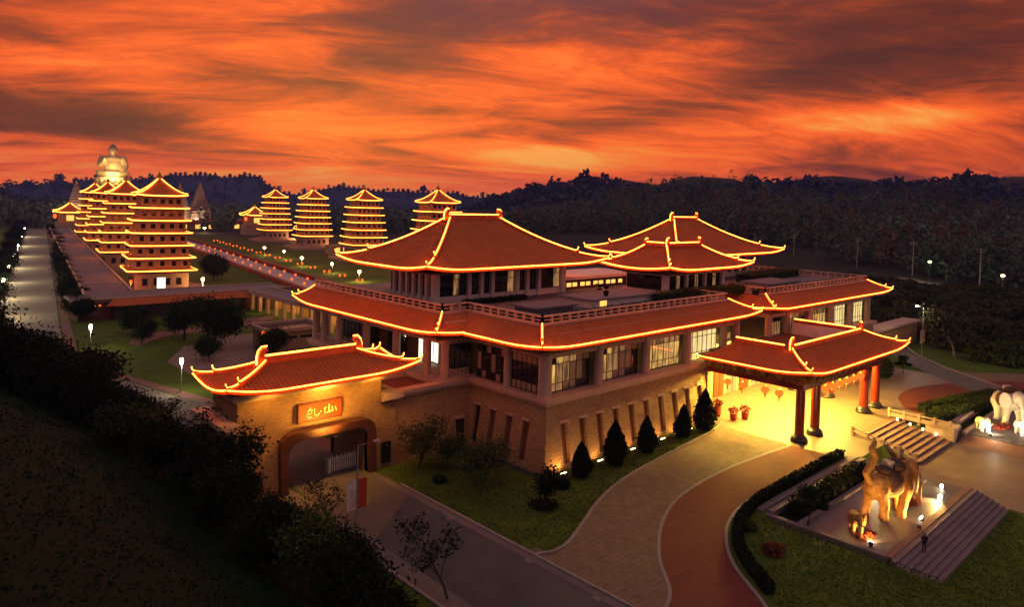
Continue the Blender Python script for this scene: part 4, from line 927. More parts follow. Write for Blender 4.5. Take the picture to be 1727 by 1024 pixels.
shrub_mound(56.0, 50.3, 0, .7, .9, 'small dark shrub on the lawn between the topiary tree and the cypresses', M_leafn, 300); shrub_mound(54.2, 61.0, 0, .9, .9, 'low shrub by the kerb of the light well', M_leafm, 300); shrub_mound(47.0, 60.0, 0, .8, .7, 'low shrub on the lawn nearest the gatehouse road', M_leafd, 300)
# clipped hedges: individual plants in a row merge, so one hedge each
def hedge(name, pts, wd, h, z, label, m=M_leafm, cat='hedge', dens=150, group=None):
    o = root(name, (*pts[0], z), label, cat, group); P = [Vector(p) for p in pts]; q = []; b = MB()
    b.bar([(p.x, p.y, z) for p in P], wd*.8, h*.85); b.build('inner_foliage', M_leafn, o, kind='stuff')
    for a, c in zip(P[:-1], P[1:]):
        L = (c-a).length; n = int(L*dens); d = (c-a)/L; s = Vector((-d.y, d.x))
        t = nr.random(n)*L; e = (nr.random(n)-.5)*wd*1.1; hh = nr.random(n)**.5*h*(1+.12*np.sin(t*2.1)); 
        k = nr.random(n) < .45; e = np.where(k, np.sign(e)*wd*.5*(.9+.25*nr.random(n)), e); hh = np.where(k, hh, h*(.86+.22*nr.random(n)))
        q.append(np.stack([a.x+d.x*t+s.x*e, a.y+d.y*t+s.y*e, z+hh], 1))
    V, Fq = leaves(np.concatenate(q), .11); npmesh('foliage', V-np.array(wloc(o)), Fq, m, o, kind='stuff'); return o
hedge('clipped_hedge', smooth_poly([(53.0, 25.8), (56.8, 30.3), (60.0, 32.5), (63.3, 33.9), (68.5, 35.0), (77.3, 35.3), (90.0, 35.4)], 3), .9, .8, 0, 'long low clipped hedge following the inner edge of the red brick lane', M_leafn)
hedge('clipped_hedge', [(119.8, 35.6), (130, 33.9), (141, 31.0)], 1.4, 1.1, 0, 'thick clipped hedge at the right between red lane and stone ramp')
hedge('clipped_hedge', [(115.6, 33.0), (128, 31.2), (138, 29.0)], 2.4, 1.5, -.2, 'broad bushy hedge behind the white elephants')
for k in range(8):
    shrub_mound(70.4+k*2.15, 31.6, -.5, 1.2, 1.9, 'ball clipped shrub beside the fountain ramp, '+['nearest the pine', 'second from the pine', 'third from the pine', 'fourth from the pine', 'fourth from the steps', 'third from the steps', 'second from the steps', 'nearest the steps'][k], M_leafn, 600, .13, 'round_shrub', 'ball clipped shrubs beside the fountain')
# planting behind the terrace parapets
for i, (p, lb, h, wd) in enumerate((([(56.6, 98), (56.6, 71.6)], 'planting along the left parapet of the roof terrace', .75, 1.1), ([(60.6, 71), (60.6, 59.4)], 'planting along the parapet of the corner block', .75, 1.2), ([(61.2, 58.6), (96.5, 58.6)], 'planting along the front parapet towards the porch', 1.0, 1.6), ([(88, 61.6), (99.5, 62.5), (112, 61.5)], 'tall rose planting in front of the small pavilion', 1.5, 2.2), ([(111, 58.6), (151, 58.6)], 'planting along the right front parapet', .9, 1.4), ([(128, 70), (152, 72)], 'dense planting on the far right of the roof terrace', 1.7, 4.0), ([(62, 75), (74, 75.2)], 'low planting below the largest pavilion', .7, 1.0))):
    hedge('roof_planting', p, wd, h, 15.87, lb, M_leafm if i % 2 else M_leafd, 'hedge', 90, 'planting on the roof terrace')
for (x, y, lb) in ((79.8, 64.8, 'potted palm on the grey canopy slab'), (89.5, 74.0, 'potted palm beside the low lit room')):
    o = root('potted_palm', (x, y, 15.9 if y > 70 else 17.16), lb, 'potted plant', 'potted plants on the roof terrace'); z = o.location.z
    MB().lathe(x, y, [(.3, z), (.5, z+.8), (.42, z+.82)], 10).build('pot', M_black, o); b = MB()
    for k in range(9):
        a = k*.7; b.tube([(x, y, z+.8), (x+.5*math.cos(a), y+.5*math.sin(a), z+1.5), (x+1.1*math.cos(a), y+1.1*math.sin(a), z+1.25)], .08, 4, .02)
    b.build('fronds', M_leafn, o)

# ------------------------------------------------------------------ fountains, steps, elephants
st = root('entrance_steps', (105, 36, 0), 'wide flight of reddish stone steps going down from the forecourt', 'steps')
for k in range(9):
    MB().box(100, 37.6-(k+1)*.88, -1.9, 113, 37.6-k*.88-.005, -.02-.175*k).build('step', M_stepred, st)
    MB().box(100, 37.6-(k+1)*.88-.06, -.10-.175*k, 113, 37.6-(k+1)*.88+.10, -.012-.175*k).build('nosing', M_step, st.children[-1])
flat('sunken_plaza', [(92.6, 19.2), (92.6, 29.6), (113, 29.6), (128, 29.6), (128, 8), (92.6, 8)], -1.72, M_plaza, label='smooth stone plaza between the two elephant fountains')
def stone_balustrade(p, q, z0, z1, label, h=1.15):
    o = root('stone_balustrade', (*p, z0), label, 'balustrade', 'stone balustrades of the steps'); p = Vector(p); q = Vector(q); L = (q-p).length; d = (q-p)/L; n = max(2, round(L/1.9)); s = Vector((-d.y, d.x))
    for i in range(n+1):
        c = p+d*(L*i/n); z = z0+(z1-z0)*i/n; MB().box(c.x-.17, c.y-.17, z-.3, c.x+.17, c.y+.17, z+h+.12).build('post', M_conc, o)
        if i < n:
            a = c+d*.18; e = p+d*(L*(i+1)/n)-d*.18; zz = z0+(z1-z0)*(i+1)/n
            MB().bar([(a.x, a.y, z+.1), (e.x, e.y, zz+.1)], .14, h*.45).build('panel', M_conc, o); MB().bar([(a.x, a.y, z+h-.2), (e.x, e.y, zz+h-.2)], .18, .16).build('rail', M_conc, o)
stone_balustrade((99.5, 37.8), (99.5, 30.0), 0, -1.5, 'carved stone balustrade down the left side of the steps'); stone_balustrade((113.5, 38.0), (113.5, 30.0), 0, -.1, 'carved stone balustrade on the right side of the steps')
MB().box(113.1, 29.4, -1.8, 116.4, 33, .2).build('retaining_pier', M_conc, label='square stone pier at the lower right of the steps', cat='pier')
for k in range(4):
    o = MB().cyl(112.7, 36.6-k*1.7, -.1-.3*k, .15-.3*k, .1, .1, 8).build('step_light', M_bulby); tag(o, 'small yellow light on the right side of the steps, %s' % ['topmost', 'second from the top', 'second from the bottom', 'lowest'][k], 'step light', 'lights beside the steps')
# left fountain terrace
f1 = root('elephant_fountain_terrace', (78, 27, -.4), 'grey stone fountain terrace under the golden elephant with low rims', 'fountain')
MB().box(67.6, 22.6, -1.8, 91.6, 30.0, -.42).build('basin_floor', M_pool, f1)
b = MB(); b.box(67.0, 22.2, -1.8, 67.58, 33.8, -.1); b.box(67.6, 30.02, -1.8, 91.6, 30.5, -.1); b.box(67.6, 32.9, -1.8, 91.0, 33.5, .15); b.box(67.0, 33.82, -1.8, 91, 34.6, .1); b.build('rim', M_step, f1)
b = MB(); b.box(67.6, 21.9, -1.8, 92.2, 22.58, -.3); b.build('top_kerb', M_stepred, f1)
MB().box(67.6, 30.52, -1.0, 91, 32.88, -.45).build('planting_bed', M_earth, f1)
s2 = root('fountain_steps', (78, 20, -1.6), 'long grey stone steps below the golden elephant fountain where a person stands', 'steps')
for k in range(7): MB().box(66.9 if k else 67.0, 21.88-(k+1)*.5, -2.0, 92.2, 21.88-k*.5-.004, -.34-.2*k).build('step', M_step, s2)
# right fountain
f2 = root('elephant_fountain_basin', (124, 25, -.4), 'stone basin with sloping sides holding the white elephants', 'fountain')
MB().frus((113.5, 12, 140, 29.0), -1.72, (115.0, 13, 140, 28.6), -.6).build('basin_side', M_stepred, f2); MB().box(115.2, 13.2, -.598, 139.8, 28.4, -.45).build('basin_floor', M_pool, f2)
b = MB(); b.box(114.8, 28.42, -.6, 140, 28.9, -.2); b.box(118, 30.4, -.6, 142, 31.0, .3); b.build('rim', M_conc, f2)
# grass bank stays lower to the right front

def remesh_obj(name, mb, vox, m, parent, smooth_it=3, **kw):
    o = mb.build(name, m, parent, True, smooth=True)
    r = o.modifiers.new('r', 'REMESH'); r.mode = 'VOXEL'; r.voxel_size = vox; r.use_smooth_shade = True
    s = o.modifiers.new('s', 'SMOOTH'); s.iterations = smooth_it; s.factor = .5
    dg = bpy.context.evaluated_depsgraph_get(); me = bpy.data.meshes.new_from_object(o.evaluated_get(dg)); o.modifiers.clear(); o.data = me
    if not me.materials: me.materials.append(m)
    tag(o, **kw); return o
def ell(mb, c, r, n=14, rot=None):
    vs = []; fs = []; m_ = n//2+1
    for j in range(m_+1):
        th = PI*j/m_
        for i in range(n):
            ph = 2*PI*i/n; p = Vector((r[0]*math.sin(th)*math.cos(ph), r[1]*math.sin(th)*math.sin(ph), r[2]*math.cos(th)))
            if rot: p = rot @ p
            vs.append(tuple(p+Vector(c)))
    for j in range(m_):
        for i in range(n): fs.append((j*n+i, (j+1)*n+i, (j+1)*n+(i+1) % n, j*n+(i+1) % n))
    mb.add(vs, fs)
def limb(mb, pts, rs, n=10):
    """tapered chain through points with radii"""
    for (p, q, a, c) in zip(pts[:-1], pts[1:], rs[:-1], rs[1:]):
        p = Vector(p); q = Vector(q); k = max(2, int((q-p).length/(min(a, c)*.5))); 
        mb.tube([tuple(p.lerp(q, i/k)) for i in range(k+1)], a, n, c)
    for p, a in zip(pts, rs): ell(mb, p, (a, a, a), 10)
def elephant(x, y, z, H, rz, label, m, vox=.09, trunk='down', cloth=None, tuskm=M_ivory, gait=1.0, group=None, tail_up=False):
    """standing elephant, local +x is forward, H = shoulder height"""
    o = root('elephant_statue', (x, y, z), label, 'elephant statue', group, rz=rz); s = H/3.0; b = MB()
    def P(*a): return tuple(v*s for v in a)
    ell(b, P(-.1, 0, 2.05), P(1.45, .82, .88)); ell(b, P(.85, 0, 2.2), P(.85, .78, .85)); ell(b, P(-1.0, 0, 1.95), P(.8, .76, .86)); ell(b, P(1.75, 0, 2.75), P(.62, .52, .66)); ell(b, P(1.3, 0, 2.5), P(.7, .5, .6)); ell(b, P(1.7, .2, 3.05), P(.32, .24, .28)); ell(b, P(1.7, -.2, 3.05), P(.32, .24, .28))
    g = gait*.35
    for (fx, fy, dx_) in ((.95, .45, g), (.95, -.45, -g), (-1.15, .42, -g), (-1.15, -.42, g)):
        limb(b, [P(fx, fy, 1.8), P(fx+dx_*.6+(.05 if fx > 0 else .18), fy, 1.0), P(fx+dx_, fy, .22), P(fx+dx_, fy, .12)], [v*s for v in (.46, .30, .26, .32)])
    if trunk == 'down': tp = [P(2.15, 0, 2.6), P(2.5, 0, 2.0), P(2.6, 0, 1.3), P(2.62, 0, .7), P(2.85, 0, .35)]
    elif trunk == 'up': tp = [P(2.15, 0, 2.6), P(2.7, 0, 2.3), P(3.0, 0, 2.7), P(2.95, 0, 3.4), P(2.7, 0, 3.8)]
    limb(b, tp, [v*s for v in (.36, .27, .2, .15, .11)])
    limb(b, [P(1.9, 0, 2.35), P(2.12, 0, 2.0)], [.3*s, .12*s])
    if tail_up: limb(b, [P(-1.7, 0, 2.4), P(-2.0, 0, 2.9), P(-1.5, 0, 3.4), P(-1.25, 0, 3.9), P(-1.55, 0, 4.4), P(-1.3, 0, 4.8)], [v*s for v in (.22, .2, .24, .24, .2, .12)])
    else: limb(b, [P(-1.72, 0, 2.4), P(-2.0, 0, 1.8), P(-2.0, 0, 1.0)], [.12*s, .07*s, .06*s])
    remesh_obj('body', b, .055*s, m, o, 2)
    for sy in (1, -1):
        e = MB(); ell(e, P(1.30, sy*.92, 2.35), P(.62, .09, .82), 14, Matrix.Rotation(-sy*.55, 3, 'Z')); remesh_obj('ear', e, .05*s, m, o)
        t_ = MB(); t_.tube([P(2.1, sy*.28, 2.2), P(2.5, sy*.34, 1.95), P(2.85, sy*.30, 2.0), P(3.0, sy*.26, 2.2)], .1*s, 8, .03*s); t_.build('tusk', tuskm, o, True)
    if cloth:
        e = MB(); ell(e, P(-.1, 0, 2.12), P(.95, .90, .93), 18); e.v = [(vx, vy, max(vz, 1.55*s)) for vx, vy, vz in e.v]; e.build('saddle_cloth', cloth, o, True, smooth=True)
        e = MB(); ell(e, P(1.8, 0, 3.1), P(.34, .34, .28), 12); e.build('headdress', cloth, o, True, smooth=True)
        e = MB(); ell(e, P(.45, 0, 3.15), P(.62, .62, .42), 16); ell(e, P(-.45, 0, 2.98), P(.5, .6, .25), 14); e.build('saddle_hood', M_hood, o, True, smooth=True)
        e = MB(); e.box(-.35*s, -.3*s, 3.1*s, .05*s, .3*s, 3.5*s); e.build('saddle_seat', M_ivory, o, True)
    return o
elephant(77.2, 25.6, -.42, 4.8, math.radians(-22), 'large golden elephant striding with raised tail and draped saddle', M_gold, trunk='down', cloth=M_cloth, tail_up=True)
elephant(70.6, 26.2, -.42, 2.0, math.radians(215), 'small golden elephant calf leaning by the red flower bed', M_gold, gait=.6)
elephant(86.6, 27.2, -.42, 1.7, math.radians(200), 'small golden elephant calf lit brightly near the plaza end of the terrace', M_gold, gait=.6)
elephant(126.5, 26.2, -.45, 4.6, math.radians(222), 'large white elephant facing the viewer under a red saddle', M_ivory, cloth=M_cloth)
elephant(118.6, 27.4, -.45, 1.9, math.radians(225), 'white elephant calf standing left of the large white elephant', M_ivory, gait=.5)
elephant(120.8, 23.2, -.45, 2.0, math.radians(225), 'white elephant calf standing in front of the large white elephant', M_ivory, gait=.5)
elephant(129.5, 21.0, -.45, 1.7, math.radians(200), 'white elephant calf at the right edge of the basin', M_ivory, gait=.7)
for (x, y, z, rx, ry, lb) in ((82.4, 25.4, -.4, 1.8, 1.2, 'bed of red flowers under the golden elephant'), (70.4, 25.2, -.4, 1.5, .9, 'small bed of red flowers beside the golden calf'), (122.5, 25.8, -.43, 2.4, 1.2, 'bed of red flowers at the feet of the white elephants'), (101, 17.2, -1.7, 3.5, .8, 'red flowers along the lower plaza edge')):
    o = root('flower_bed', (x, y, z), lb, 'flower bed', 'red flower beds'); leafcloud('flowers', (x, y, z+.12), (rx, ry, .25), 700, .1, M_flower, o, shell=.1)
# ground floodlights: lamp bodies and their beams
def flood(x, y, z, target, pw, label, col=(1, .82, .5), m=None, ang=115):
    o = root('floodlight', (x, y, z), label, 'floodlight', 'ground floodlights at the fountains')
    d = (Vector(target)-Vector((x, y, z))).normalized(); c = Vector((x, y, z+.22))
    MB().box(x-.14, y-.14, z, x+.14, y+.14, z+.12).build('lamp_base', M_dark, o)
    MB().tube([tuple(c-d*.12), tuple(c+d*.05)], .13, 10, .24).build('housing', M_dark, o); MB().tube([tuple(c+d*.06), tuple(c+d*.09)], .23, 12).build('lens', m or M_bulb, o)
    spotlight('flood_beam', tuple(c+d*.3), target, pw, col, ang, .1, o)
flood(86.2, 23.4, -.42, (79.5, 25.4, 2.0), 3800, 'brightest floodlight near the plaza end of the fountain terrace', (1, .55, .14), MATS['white_lamp_glow'])
flood(89.6, 24.2, -.42, (86.0, 27.0, .6), 60, 'second floodlight at the plaza end of the fountain terrace')
flood(84.4, 29.4, -.42, (79.5, 26.4, 2.8), 900, 'floodlight behind the head of the golden elephant', (1, .7, .35))
flood(68.8, 24.1, -.42, (73.5, 25.8, 1.5), 2000, 'floodlight at the near corner of the fountain terrace', (1, .55, .16))
flood(78.6, 22.9, -.42, (77.0, 26.0, 2.0), 2400, 'floodlight on the kerb below the golden elephant', (1, .52, .12))
flood(116.2, 25.8, -.45, (125, 26.2, 3), 2600, 'floodlight left in front of the white elephants', (1, .78, .45)); flood(118.0, 20.8, -.45, (125.5, 25.6, 3), 2600, 'floodlight right in front of the white elephants', (1, .78, .45))
pointlight('basin_light', (114.9, 25.0, .4), 160, (1, .8, .5), .15)
bpy.data.objects['basin_light'].parent = f2; bpy.data.objects['basin_light'].location = Vector((114.9, 25.0, .4))-Vector(f2.location)
# the person on the fountain steps
def person(x, y, z, rz, label):
    o = root('person', (x, y, z), label, 'person', rz=rz); b = MB()
    limb(b, [(0, .09, .95), (.02, .10, .5), (-.02, .11, .08)], [.10, .065, .045]); limb(b, [(0, -.09, .95), (.10, -.10, .52), (.06, -.11, .08)], [.10, .065, .045])
    for sy in (1, -1): ell(b, (.05 if sy > 0 else .13, sy*.105, .045), (.13, .05, .045))
    ell(b, (0, 0, 1.0), (.12, .17, .14)); ell(b, (0, 0, 1.25), (.125, .19, .26)); ell(b, (0, 0, 1.42), (.10, .2, .08)); limb(b, [(0, 0, 1.45), (.01, 0, 1.57)], [.06, .055])
    limb(b, [(0, .2, 1.42), (-.02, .25, 1.15), (.14, .2, .98)], [.055, .042, .032]); limb(b, [(0, -.2, 1.42), (.08, -.25, 1.18), (.27, -.14, 1.28)], [.055, .042, .032])
    remesh_obj('body', b, .022, M_cloths, o)
    e = MB(); ell(e, (.01, 0, 1.66), (.095, .08, .12)); ell(e, (.105, 0, 1.655), (.022, .015, .025)); ell(e, (.0, .08, 1.65), (.02, .014, .03)); ell(e, (.0, -.08, 1.65), (.02, .014, .03)); limb(e, [(0, 0, 1.55), (0, 0, 1.6)], [.05, .05]); remesh_obj('head', e, .014, M_skin, o, 1)
    e = MB(); ell(e, (-.015, 0, 1.70), (.105, .09, .10)); e.build('hair', M_dark, o, True, smooth=True)
    for (hx, hy, hz) in ((.17, .19, .95), (.31, -.12, 1.30)):
        e = MB(); ell(e, (hx, hy, hz), (.045, .02, .04))
        for k in range(4): e.tube([(hx+.02, hy, hz-.03+.018*k), (hx+.075, hy+.01, hz-.032+.016*k), (hx+.10, hy+.018, hz-.034+.015*k)], .009, 5, .007)
        e.tube([(hx, hy, hz+.02), (hx+.03, hy+.03, hz+.05)], .011, 5, .008); e.build('hand', M_skin, o, True)
person(72.1, 20.7, -.34-.2*2, math.radians(200), 'person in dark clothes standing on the grey fountain steps')
o = MB(); ell(o, (76.2, 22.4, -.2), (.22, .22, .2)); o = o.build('stone_ball', M_black); tag(o, 'small dark ball on the kerb above the fountain steps', 'ball')

# up-lights at the foot of the hall
for k, x in enumerate((58.9, 62.1, 65.3, 68.4, 71.5, 74.6, 77.8, 81.0, 84.1, 87.2)):
    o = root('wall_uplight', (x, 52.9, 0), 'low strip light in the grass at the foot of the hall, '+['nearest the corner', 'second from the corner', 'third from the corner', 'fourth from the corner', 'fifth from the corner', 'fifth from the porch', 'fourth from the porch', 'third from the porch', 'second from the porch', 'nearest the porch'][k], 'uplight', 'strip lights along the foot of the hall')
    MB().box(x-.45, 52.98, .0, x+.45, 53.14, .1).build('housing', M_dark, o); MB().box(x-.42, 53.0, .102, x+.42, 53.12, .13).build('lens', M_bulby, o)
    spotlight('uplight_beam', (x, 53.06, .2), (x, 54.8, 2.4), 150 if k else 320, (1, .48, .12), 140, .1, o)

# ------------------------------------------------------------------ galleries and left precinct
AV = math.radians(80.6)   # bearing of the avenue
ax = Vector((math.cos(AV), math.sin(AV))); an = Vector((ax.y, -ax.x))       # along, and to the right
def avp(base, a, r): p = Vector(base)+ax*a+an*r; return (p.x, p.y)
gl = root('covered_gallery', (60, 186, 0), 'flat roofed covered gallery with red tiled edge crossing behind the lawn', 'gallery')
MB().box(47.5, 186.5, 0, 78.5, 187.3, 3.6).build('dark_screen', M_panel, gl)
for k in range(12): MB().box(47.6+k*2.6, 186.35, 0, 47.75+k*2.6, 186.49, 3.5).build('screen_post', M_dark, gl)
MB().box(40.5, 187.32, 0, 90, 198, 3.9).build('wall', M_eave, gl)
f_ = panel_fn((45.5, 184.0), (81, 184.0), (47.5, 186.35), (80, 186.35), 3.4, 4.7, .2, .2, 4); make_roof(gl, [f_], [], th=.15, eaves=[], tile_sp=.6)
MB().box(40, 186.82, 4.0, 92, 198.5, 4.75).build('flat_roof', M_grey, gl); b = MB(); b.box(40, 186.4, 4.752, 92, 186.9, 5.1); b.box(54, 198.2, 4.752, 92, 198.6, 5.1); b.build('coping', M_conc, gl)
MB().box(40.6, 186.2, 1.2, 44.8, 187.2, 3.4).build('mural_panel', mat('mural_blue', (.05, .07, .16), .6, (.16, .06, .04), .7, detail=2), gl)
for k in range(4):
    o = MB().lathe(41.4+k*1.1, 185.8, [(.1, 3.3), (.32, 3.5), (.1, 3.75)], 8).build('red_lantern', M_lant); tag(o, 'small red lantern under the near corner of the gallery', 'lantern', 'lanterns at the gallery corner')
# side gallery along the long road
sg = root('long_gallery', (44, 200, 0), 'long flat roofed gallery running away beside the long road', 'gallery')
B0 = (43.0, 191.0)
def av_box(b, a0, a1, r0, r1, z0, z1, base=B0): return b.poly([avp(base, a0, r0), avp(base, a0, r1), avp(base, a1, r1), avp(base, a1, r0)], z0, z1)
b = MB(); av_box(b, 8, 370, .6, 10.2, 0, 3.9); b.build('wall', M_eave, sg)
b = MB(); av_box(b, 5, 372, 0, 10.8, 4.02, 4.7); b.build('flat_roof', M_grey, sg)
b = MB(); av_box(b, 5, 372, -.2, .35, 4.702, 5.15); av_box(b, 10, 372, 10.4, 10.95, 4.702, 5.15); b.build('coping', M_conc, sg)
for k in range(8): av_box(MB(), 30+k*42, 31.0+k*42, .4, 10.35, 4.705, 4.95).build('roof_joint', M_conc, sg)
for k in range(24): av_box(MB(), 10+k*14, 10.7+k*14, -.35, .58, 0, 4.0).build('pier', M_conc, sg)
# arcade linking the gallery with the hall, lit orange inside
ag = root('lit_arcade', (82, 150, 0), 'arcade with pale piers lit orange inside, leading to the hall', 'arcade')
MB().box(85.8, 108, 0, 86.3, 190, 4.2).build('back_wall', mat('ochre_render', (.55, .30, .08), .8), ag)
MB().box(79.8, 108, 4.32, 86.6, 187, 4.95).build('flat_roof', M_grey, ag); MB().box(79.4, 108, 4.1, 79.78, 186, 5.3).build('parapet', M_conc, ag); MB().box(86.62, 108, 4.1, 87, 187, 5.3).build('parapet', M_conc, ag)
for k in range(17): MB().box(79.8, 110+k*4.6, 0, 80.6, 110.9+k*4.6, 4.3).build('pier', M_conc, ag)
for k in range(8):
    y = 113+k*9.2; MB().box(82.8, y-.2, 4.1, 83.2, y+.2, 4.3).build('ceiling_lamp', M_bulby, ag); pointlight('arcade_light', (83, y, 3.7), 420, (1, .5, .08), .2, ag)
# flat building and courtyard behind the gatehouse
fb = root('flat_roofed_building', (66, 138, 0), 'small flat roofed building with two dark slit windows behind the gatehouse roof', 'building')
MB().box(61.6, 132.6, 0, 73, 141, 3.4).build('wall', mat('tan_render', (.32, .21, .15), .8), fb); b = MB(); b.box(60.8, 132.0, 3.402, 73.8, 132.6, 4.1); b.box(60.8, 132.62, 3.402, 61.4, 141.6, 4.1); b.box(73.2, 132.62, 3.402, 73.8, 141.6, 4.1); b.box(61.42, 141.0, 3.402, 73.18, 141.6, 4.1); b.build('parapet', M_conc, fb); MB().box(61.42, 132.62, 3.402, 73.18, 140.98, 3.5).build('roof', M_dark, fb)
for x0, x1 in ((62.6, 67.0), (67.7, 72.2)): MB().box(x0, 132.52, 1.9, x1, 132.59, 2.35).build('window', M_glass, fb)
o = MB().lathe(59.6, 131.6, [(.1, 3.2), (.42, 3.5), (.42, 3.9), (.1, 4.2)], 8).build('red_lantern', M_lant, label='red glowing lantern at the corner of the flat roofed building', cat='lantern')
flat('courtyard_paving', [(43, 120), (60, 118), (60, 131.5), (74, 131.5), (78, 131), (78, 150), (62, 152), (50, 146), (43, 134)], .016, mat('courtyard_stone', (.26, .17, .14), .85, (.19, .12, .1), .6))
flat('lawn_path', smooth_poly([(42.8, 150), (50, 158), (60, 160), (70, 162), (79, 168), (79, 172), (68, 168), (58, 165), (48, 163), (42.8, 156), (42.8, 150)], 3)[:-1], .022, MATS['brick_path_red'])
pointlight('courtyard_light', (60.5, 128, 3.4), 700, (1, .55, .25), .3); bpy.data.objects['courtyard_light'].parent = fb; bpy.data.objects['courtyard_light'].location = Vector((60.5, 128, 3.4))-Vector(fb.location)

# ------------------------------------------------------------------ pagodas
def pagoda():
    o = root('pagoda', (0, 0, 0)); z = 1.3
    MB().frus((-14, -12, 14, 12), 0, (-13.6, -11.6, 13.6, 11.6), 1.2).frus((-11, -9.5, 11, 9.5), 1.202, (-10.8, -9.3, 10.8, 9.3), 2.0).build('podium', M_pbase, o, True)
    MB().box(-7.2, -7.2, 2.002, 7.2, 7.2, 6.6).build('ground_storey', M_pbase, o, True)
    b = MB()
    for s in range(4):
        for k in range(4):
            x = -5.2+k*3.0; c, q = math.cos(s*PI/2), math.sin(s*PI/2)
            pts = [(x, -7.24), (x+1.4, -7.24), (x+1.4, -7.18), (x, -7.18)]; b.poly([(px*c-py*q, px*q+py*c) for px, py in pts], 3.2, 5.2)
    b.build('ground_windows', M_glass, o, True, kind='stuff')
    ew0, ew1 = 9.1, 6.7
    for k in range(7):
        t = k/6; zz = 7.6+k*3.62; e = ew0+(ew1-ew0)*t; wv = e-2.1
        st_ = None
        if k < 6:
            e2 = ew0+(ew1-ew0)*(k+1)/6; w2 = e2-1.3
            st_ = MB().box(-w2, -w2, zz+.35, w2, w2, zz+3.62-.55).build('storey', M_pagoda, o, True)
            bw = MB(); bc = MB()
            for s in range(4):
                c, q = math.cos(s*PI/2), math.sin(s*PI/2)
                for i in range(5):
                    x = -w2+.5+i*(2*w2-1.6)/4*.93+.2; bw.poly([(px*c-py*q, px*q+py*c) for px, py in ((x, -w2-.05), (x+1.15, -w2-.05), (x+1.15, -w2+.02), (x, -w2+.02))], zz+1.2, zz+2.55)
                for i in range(6):
                    x = -w2+(2*w2-.3)*i/5; bc.poly([(px*c-py*q, px*q+py*c) for px, py in ((x, -w2-.2), (x+.3, -w2-.2), (x+.3, -w2-.06), (x, -w2-.06))], zz+.45, zz+2.9)
            bw.build('windows', M_glass, st_, True, kind='stuff'); bc.build('pilasters', M_pagoda, st_, True, kind='stuff')
        E = [(-e, -e), (e, -e), (e, e), (-e, e)]
        if k < 6: iw = e-1.5; T = [(-iw, -iw), (iw, -iw), (iw, iw), (-iw, iw)]; zt = zz+.38; lf = .08
        else: T = [(-.5, -.5), (.5, -.5), (.5, .5), (-.5, .5)]; zt = zz+4.6; lf = .3
        b = MB(); led = MB()
        for i in range(4):
            f = panel_fn(E[i], E[(i+1) % 4], T[i], T[(i+1) % 4], zz, zt, lf, lf, 4, 1.5); panel_mesh(b, f, 8, 6 if k == 6 else 2, .35); led.tube(eave_path(f, 8, .1, -.1), .17, 5)
            if k == 6: led.tube(hip_path(f, 0.0, 0, 1, 8, .3), .13, 5)
        rf = b.build('storey_roof' if k < 6 else 'top_roof', M_tile, o, True); led.build('eave_light', M_ledf, rf, True)
        bs = MB(); bs.box(-e+1.0, -e+1.0, zz-.55, e-1.0, e-1.0, zz-.36); bs.build('eave_soffit', M_eave, rf, True)
    zt = 7.6+6*3.62+4.6
    MB().lathe(0, 0, [(.9, zt-.3), (1.0, zt), (.4, zt+.2), (.95, zt+.6), (.95, zt+1.1), (.35, zt+1.5), (.5, zt+1.7), (.12, zt+2.3), (.03, zt+3.0)], 12).build('finial', M_gold, o, True)
    return o
pg = pagoda()
PLOC = [((69.7, 228.2), 'nearest pagoda, at the front of the left row, a lit white doorway at its foot'), ((79.5, 294), 'second pagoda of the left row, partly hidden by the nearest'), ((92.5, 358), 'third pagoda of the left row'), ((105.5, 424), 'farthest pagoda of the left row'), ((177.5, 233.5), 'nearest pagoda of the right row, above the large pavilion roof'), ((191.0, 308.5), 'second pagoda of the right row, left of the nearest'), ((203, 387), 'third pagoda of the right row'), ((215.5, 461), 'farthest pagoda of the right row, next to the small lantern pavilion')]
def atD(px, py, D):
    d = r2*((px-PW/2)/F)+u2*(-(py-PH/2+134)/F)+fw; return Vector((0, 0, 30))+d*D
PD = [(268, 1.0), (211.5, 1.29), (181, 1.58), (159, 1.88), (737, 1.35), (613, 1.66), (527, 1.97), (463, 2.25)]
P0 = None
for i, ((xy, lb), (px, q)) in enumerate(zip(PLOC, PD)):
    o = pg if i == 0 else copy_tree(pg); p = atD(px, 400, 215*q); o.location = (round(p.x, 1), round(p.y, 1), 0); o.rotation_euler.z = AV-PI/2
    o['label'] = lb; o['category'] = 'pagoda'; o['group'] = 'eight pagodas along the avenue'
p1 = pg.location
MB().box(-1.3, -7.4, 2.3, .9, -7.26, 5.4).build('lit_doorway', M_gate_w, pg, True); 
for x in (-2.2, 1.2): MB().box(x, -6.95, 8.9, x+1.5, -6.84, 10.2).build('lit_window', M_gate_w, pg, True)
for i, ob in enumerate([ob for ob in bpy.data.objects if ob.name.startswith('pagoda') and ob.parent is None and 'label' in ob]):
    pointlight('foot_light', (0, 0, 0), 3200, (1, .5, .16), .6); l = bpy.data.objects[[o_.name for o_ in bpy.data.objects if o_.name.startswith('foot_light')][-1]]; l.parent = ob; l.location = (10.5, -10.5, 3.4)
for (dx_, dy_, lb, m_, pw, lc) in ((10.6, -9.8, 'bright yellow lamp right of the nearest pagoda', M_bulby, 500, (1, .6, .2)), (-8.3, -9.6, 'red lamp left of the nearest pagoda door', M_lant, 400, (1, .25, .08))):
    q = Vector((dx_, dy_)); c, s_ = math.cos(AV-PI/2), math.sin(AV-PI/2); x = p1.x+dx_*c-dy_*s_; y = p1.y+dx_*s_+dy_*c
    street_lamp(x, y, 3.0, lb, m_, pw, 1.2, lc, r=.35, group='lamps at the foot of the nearest pagoda')

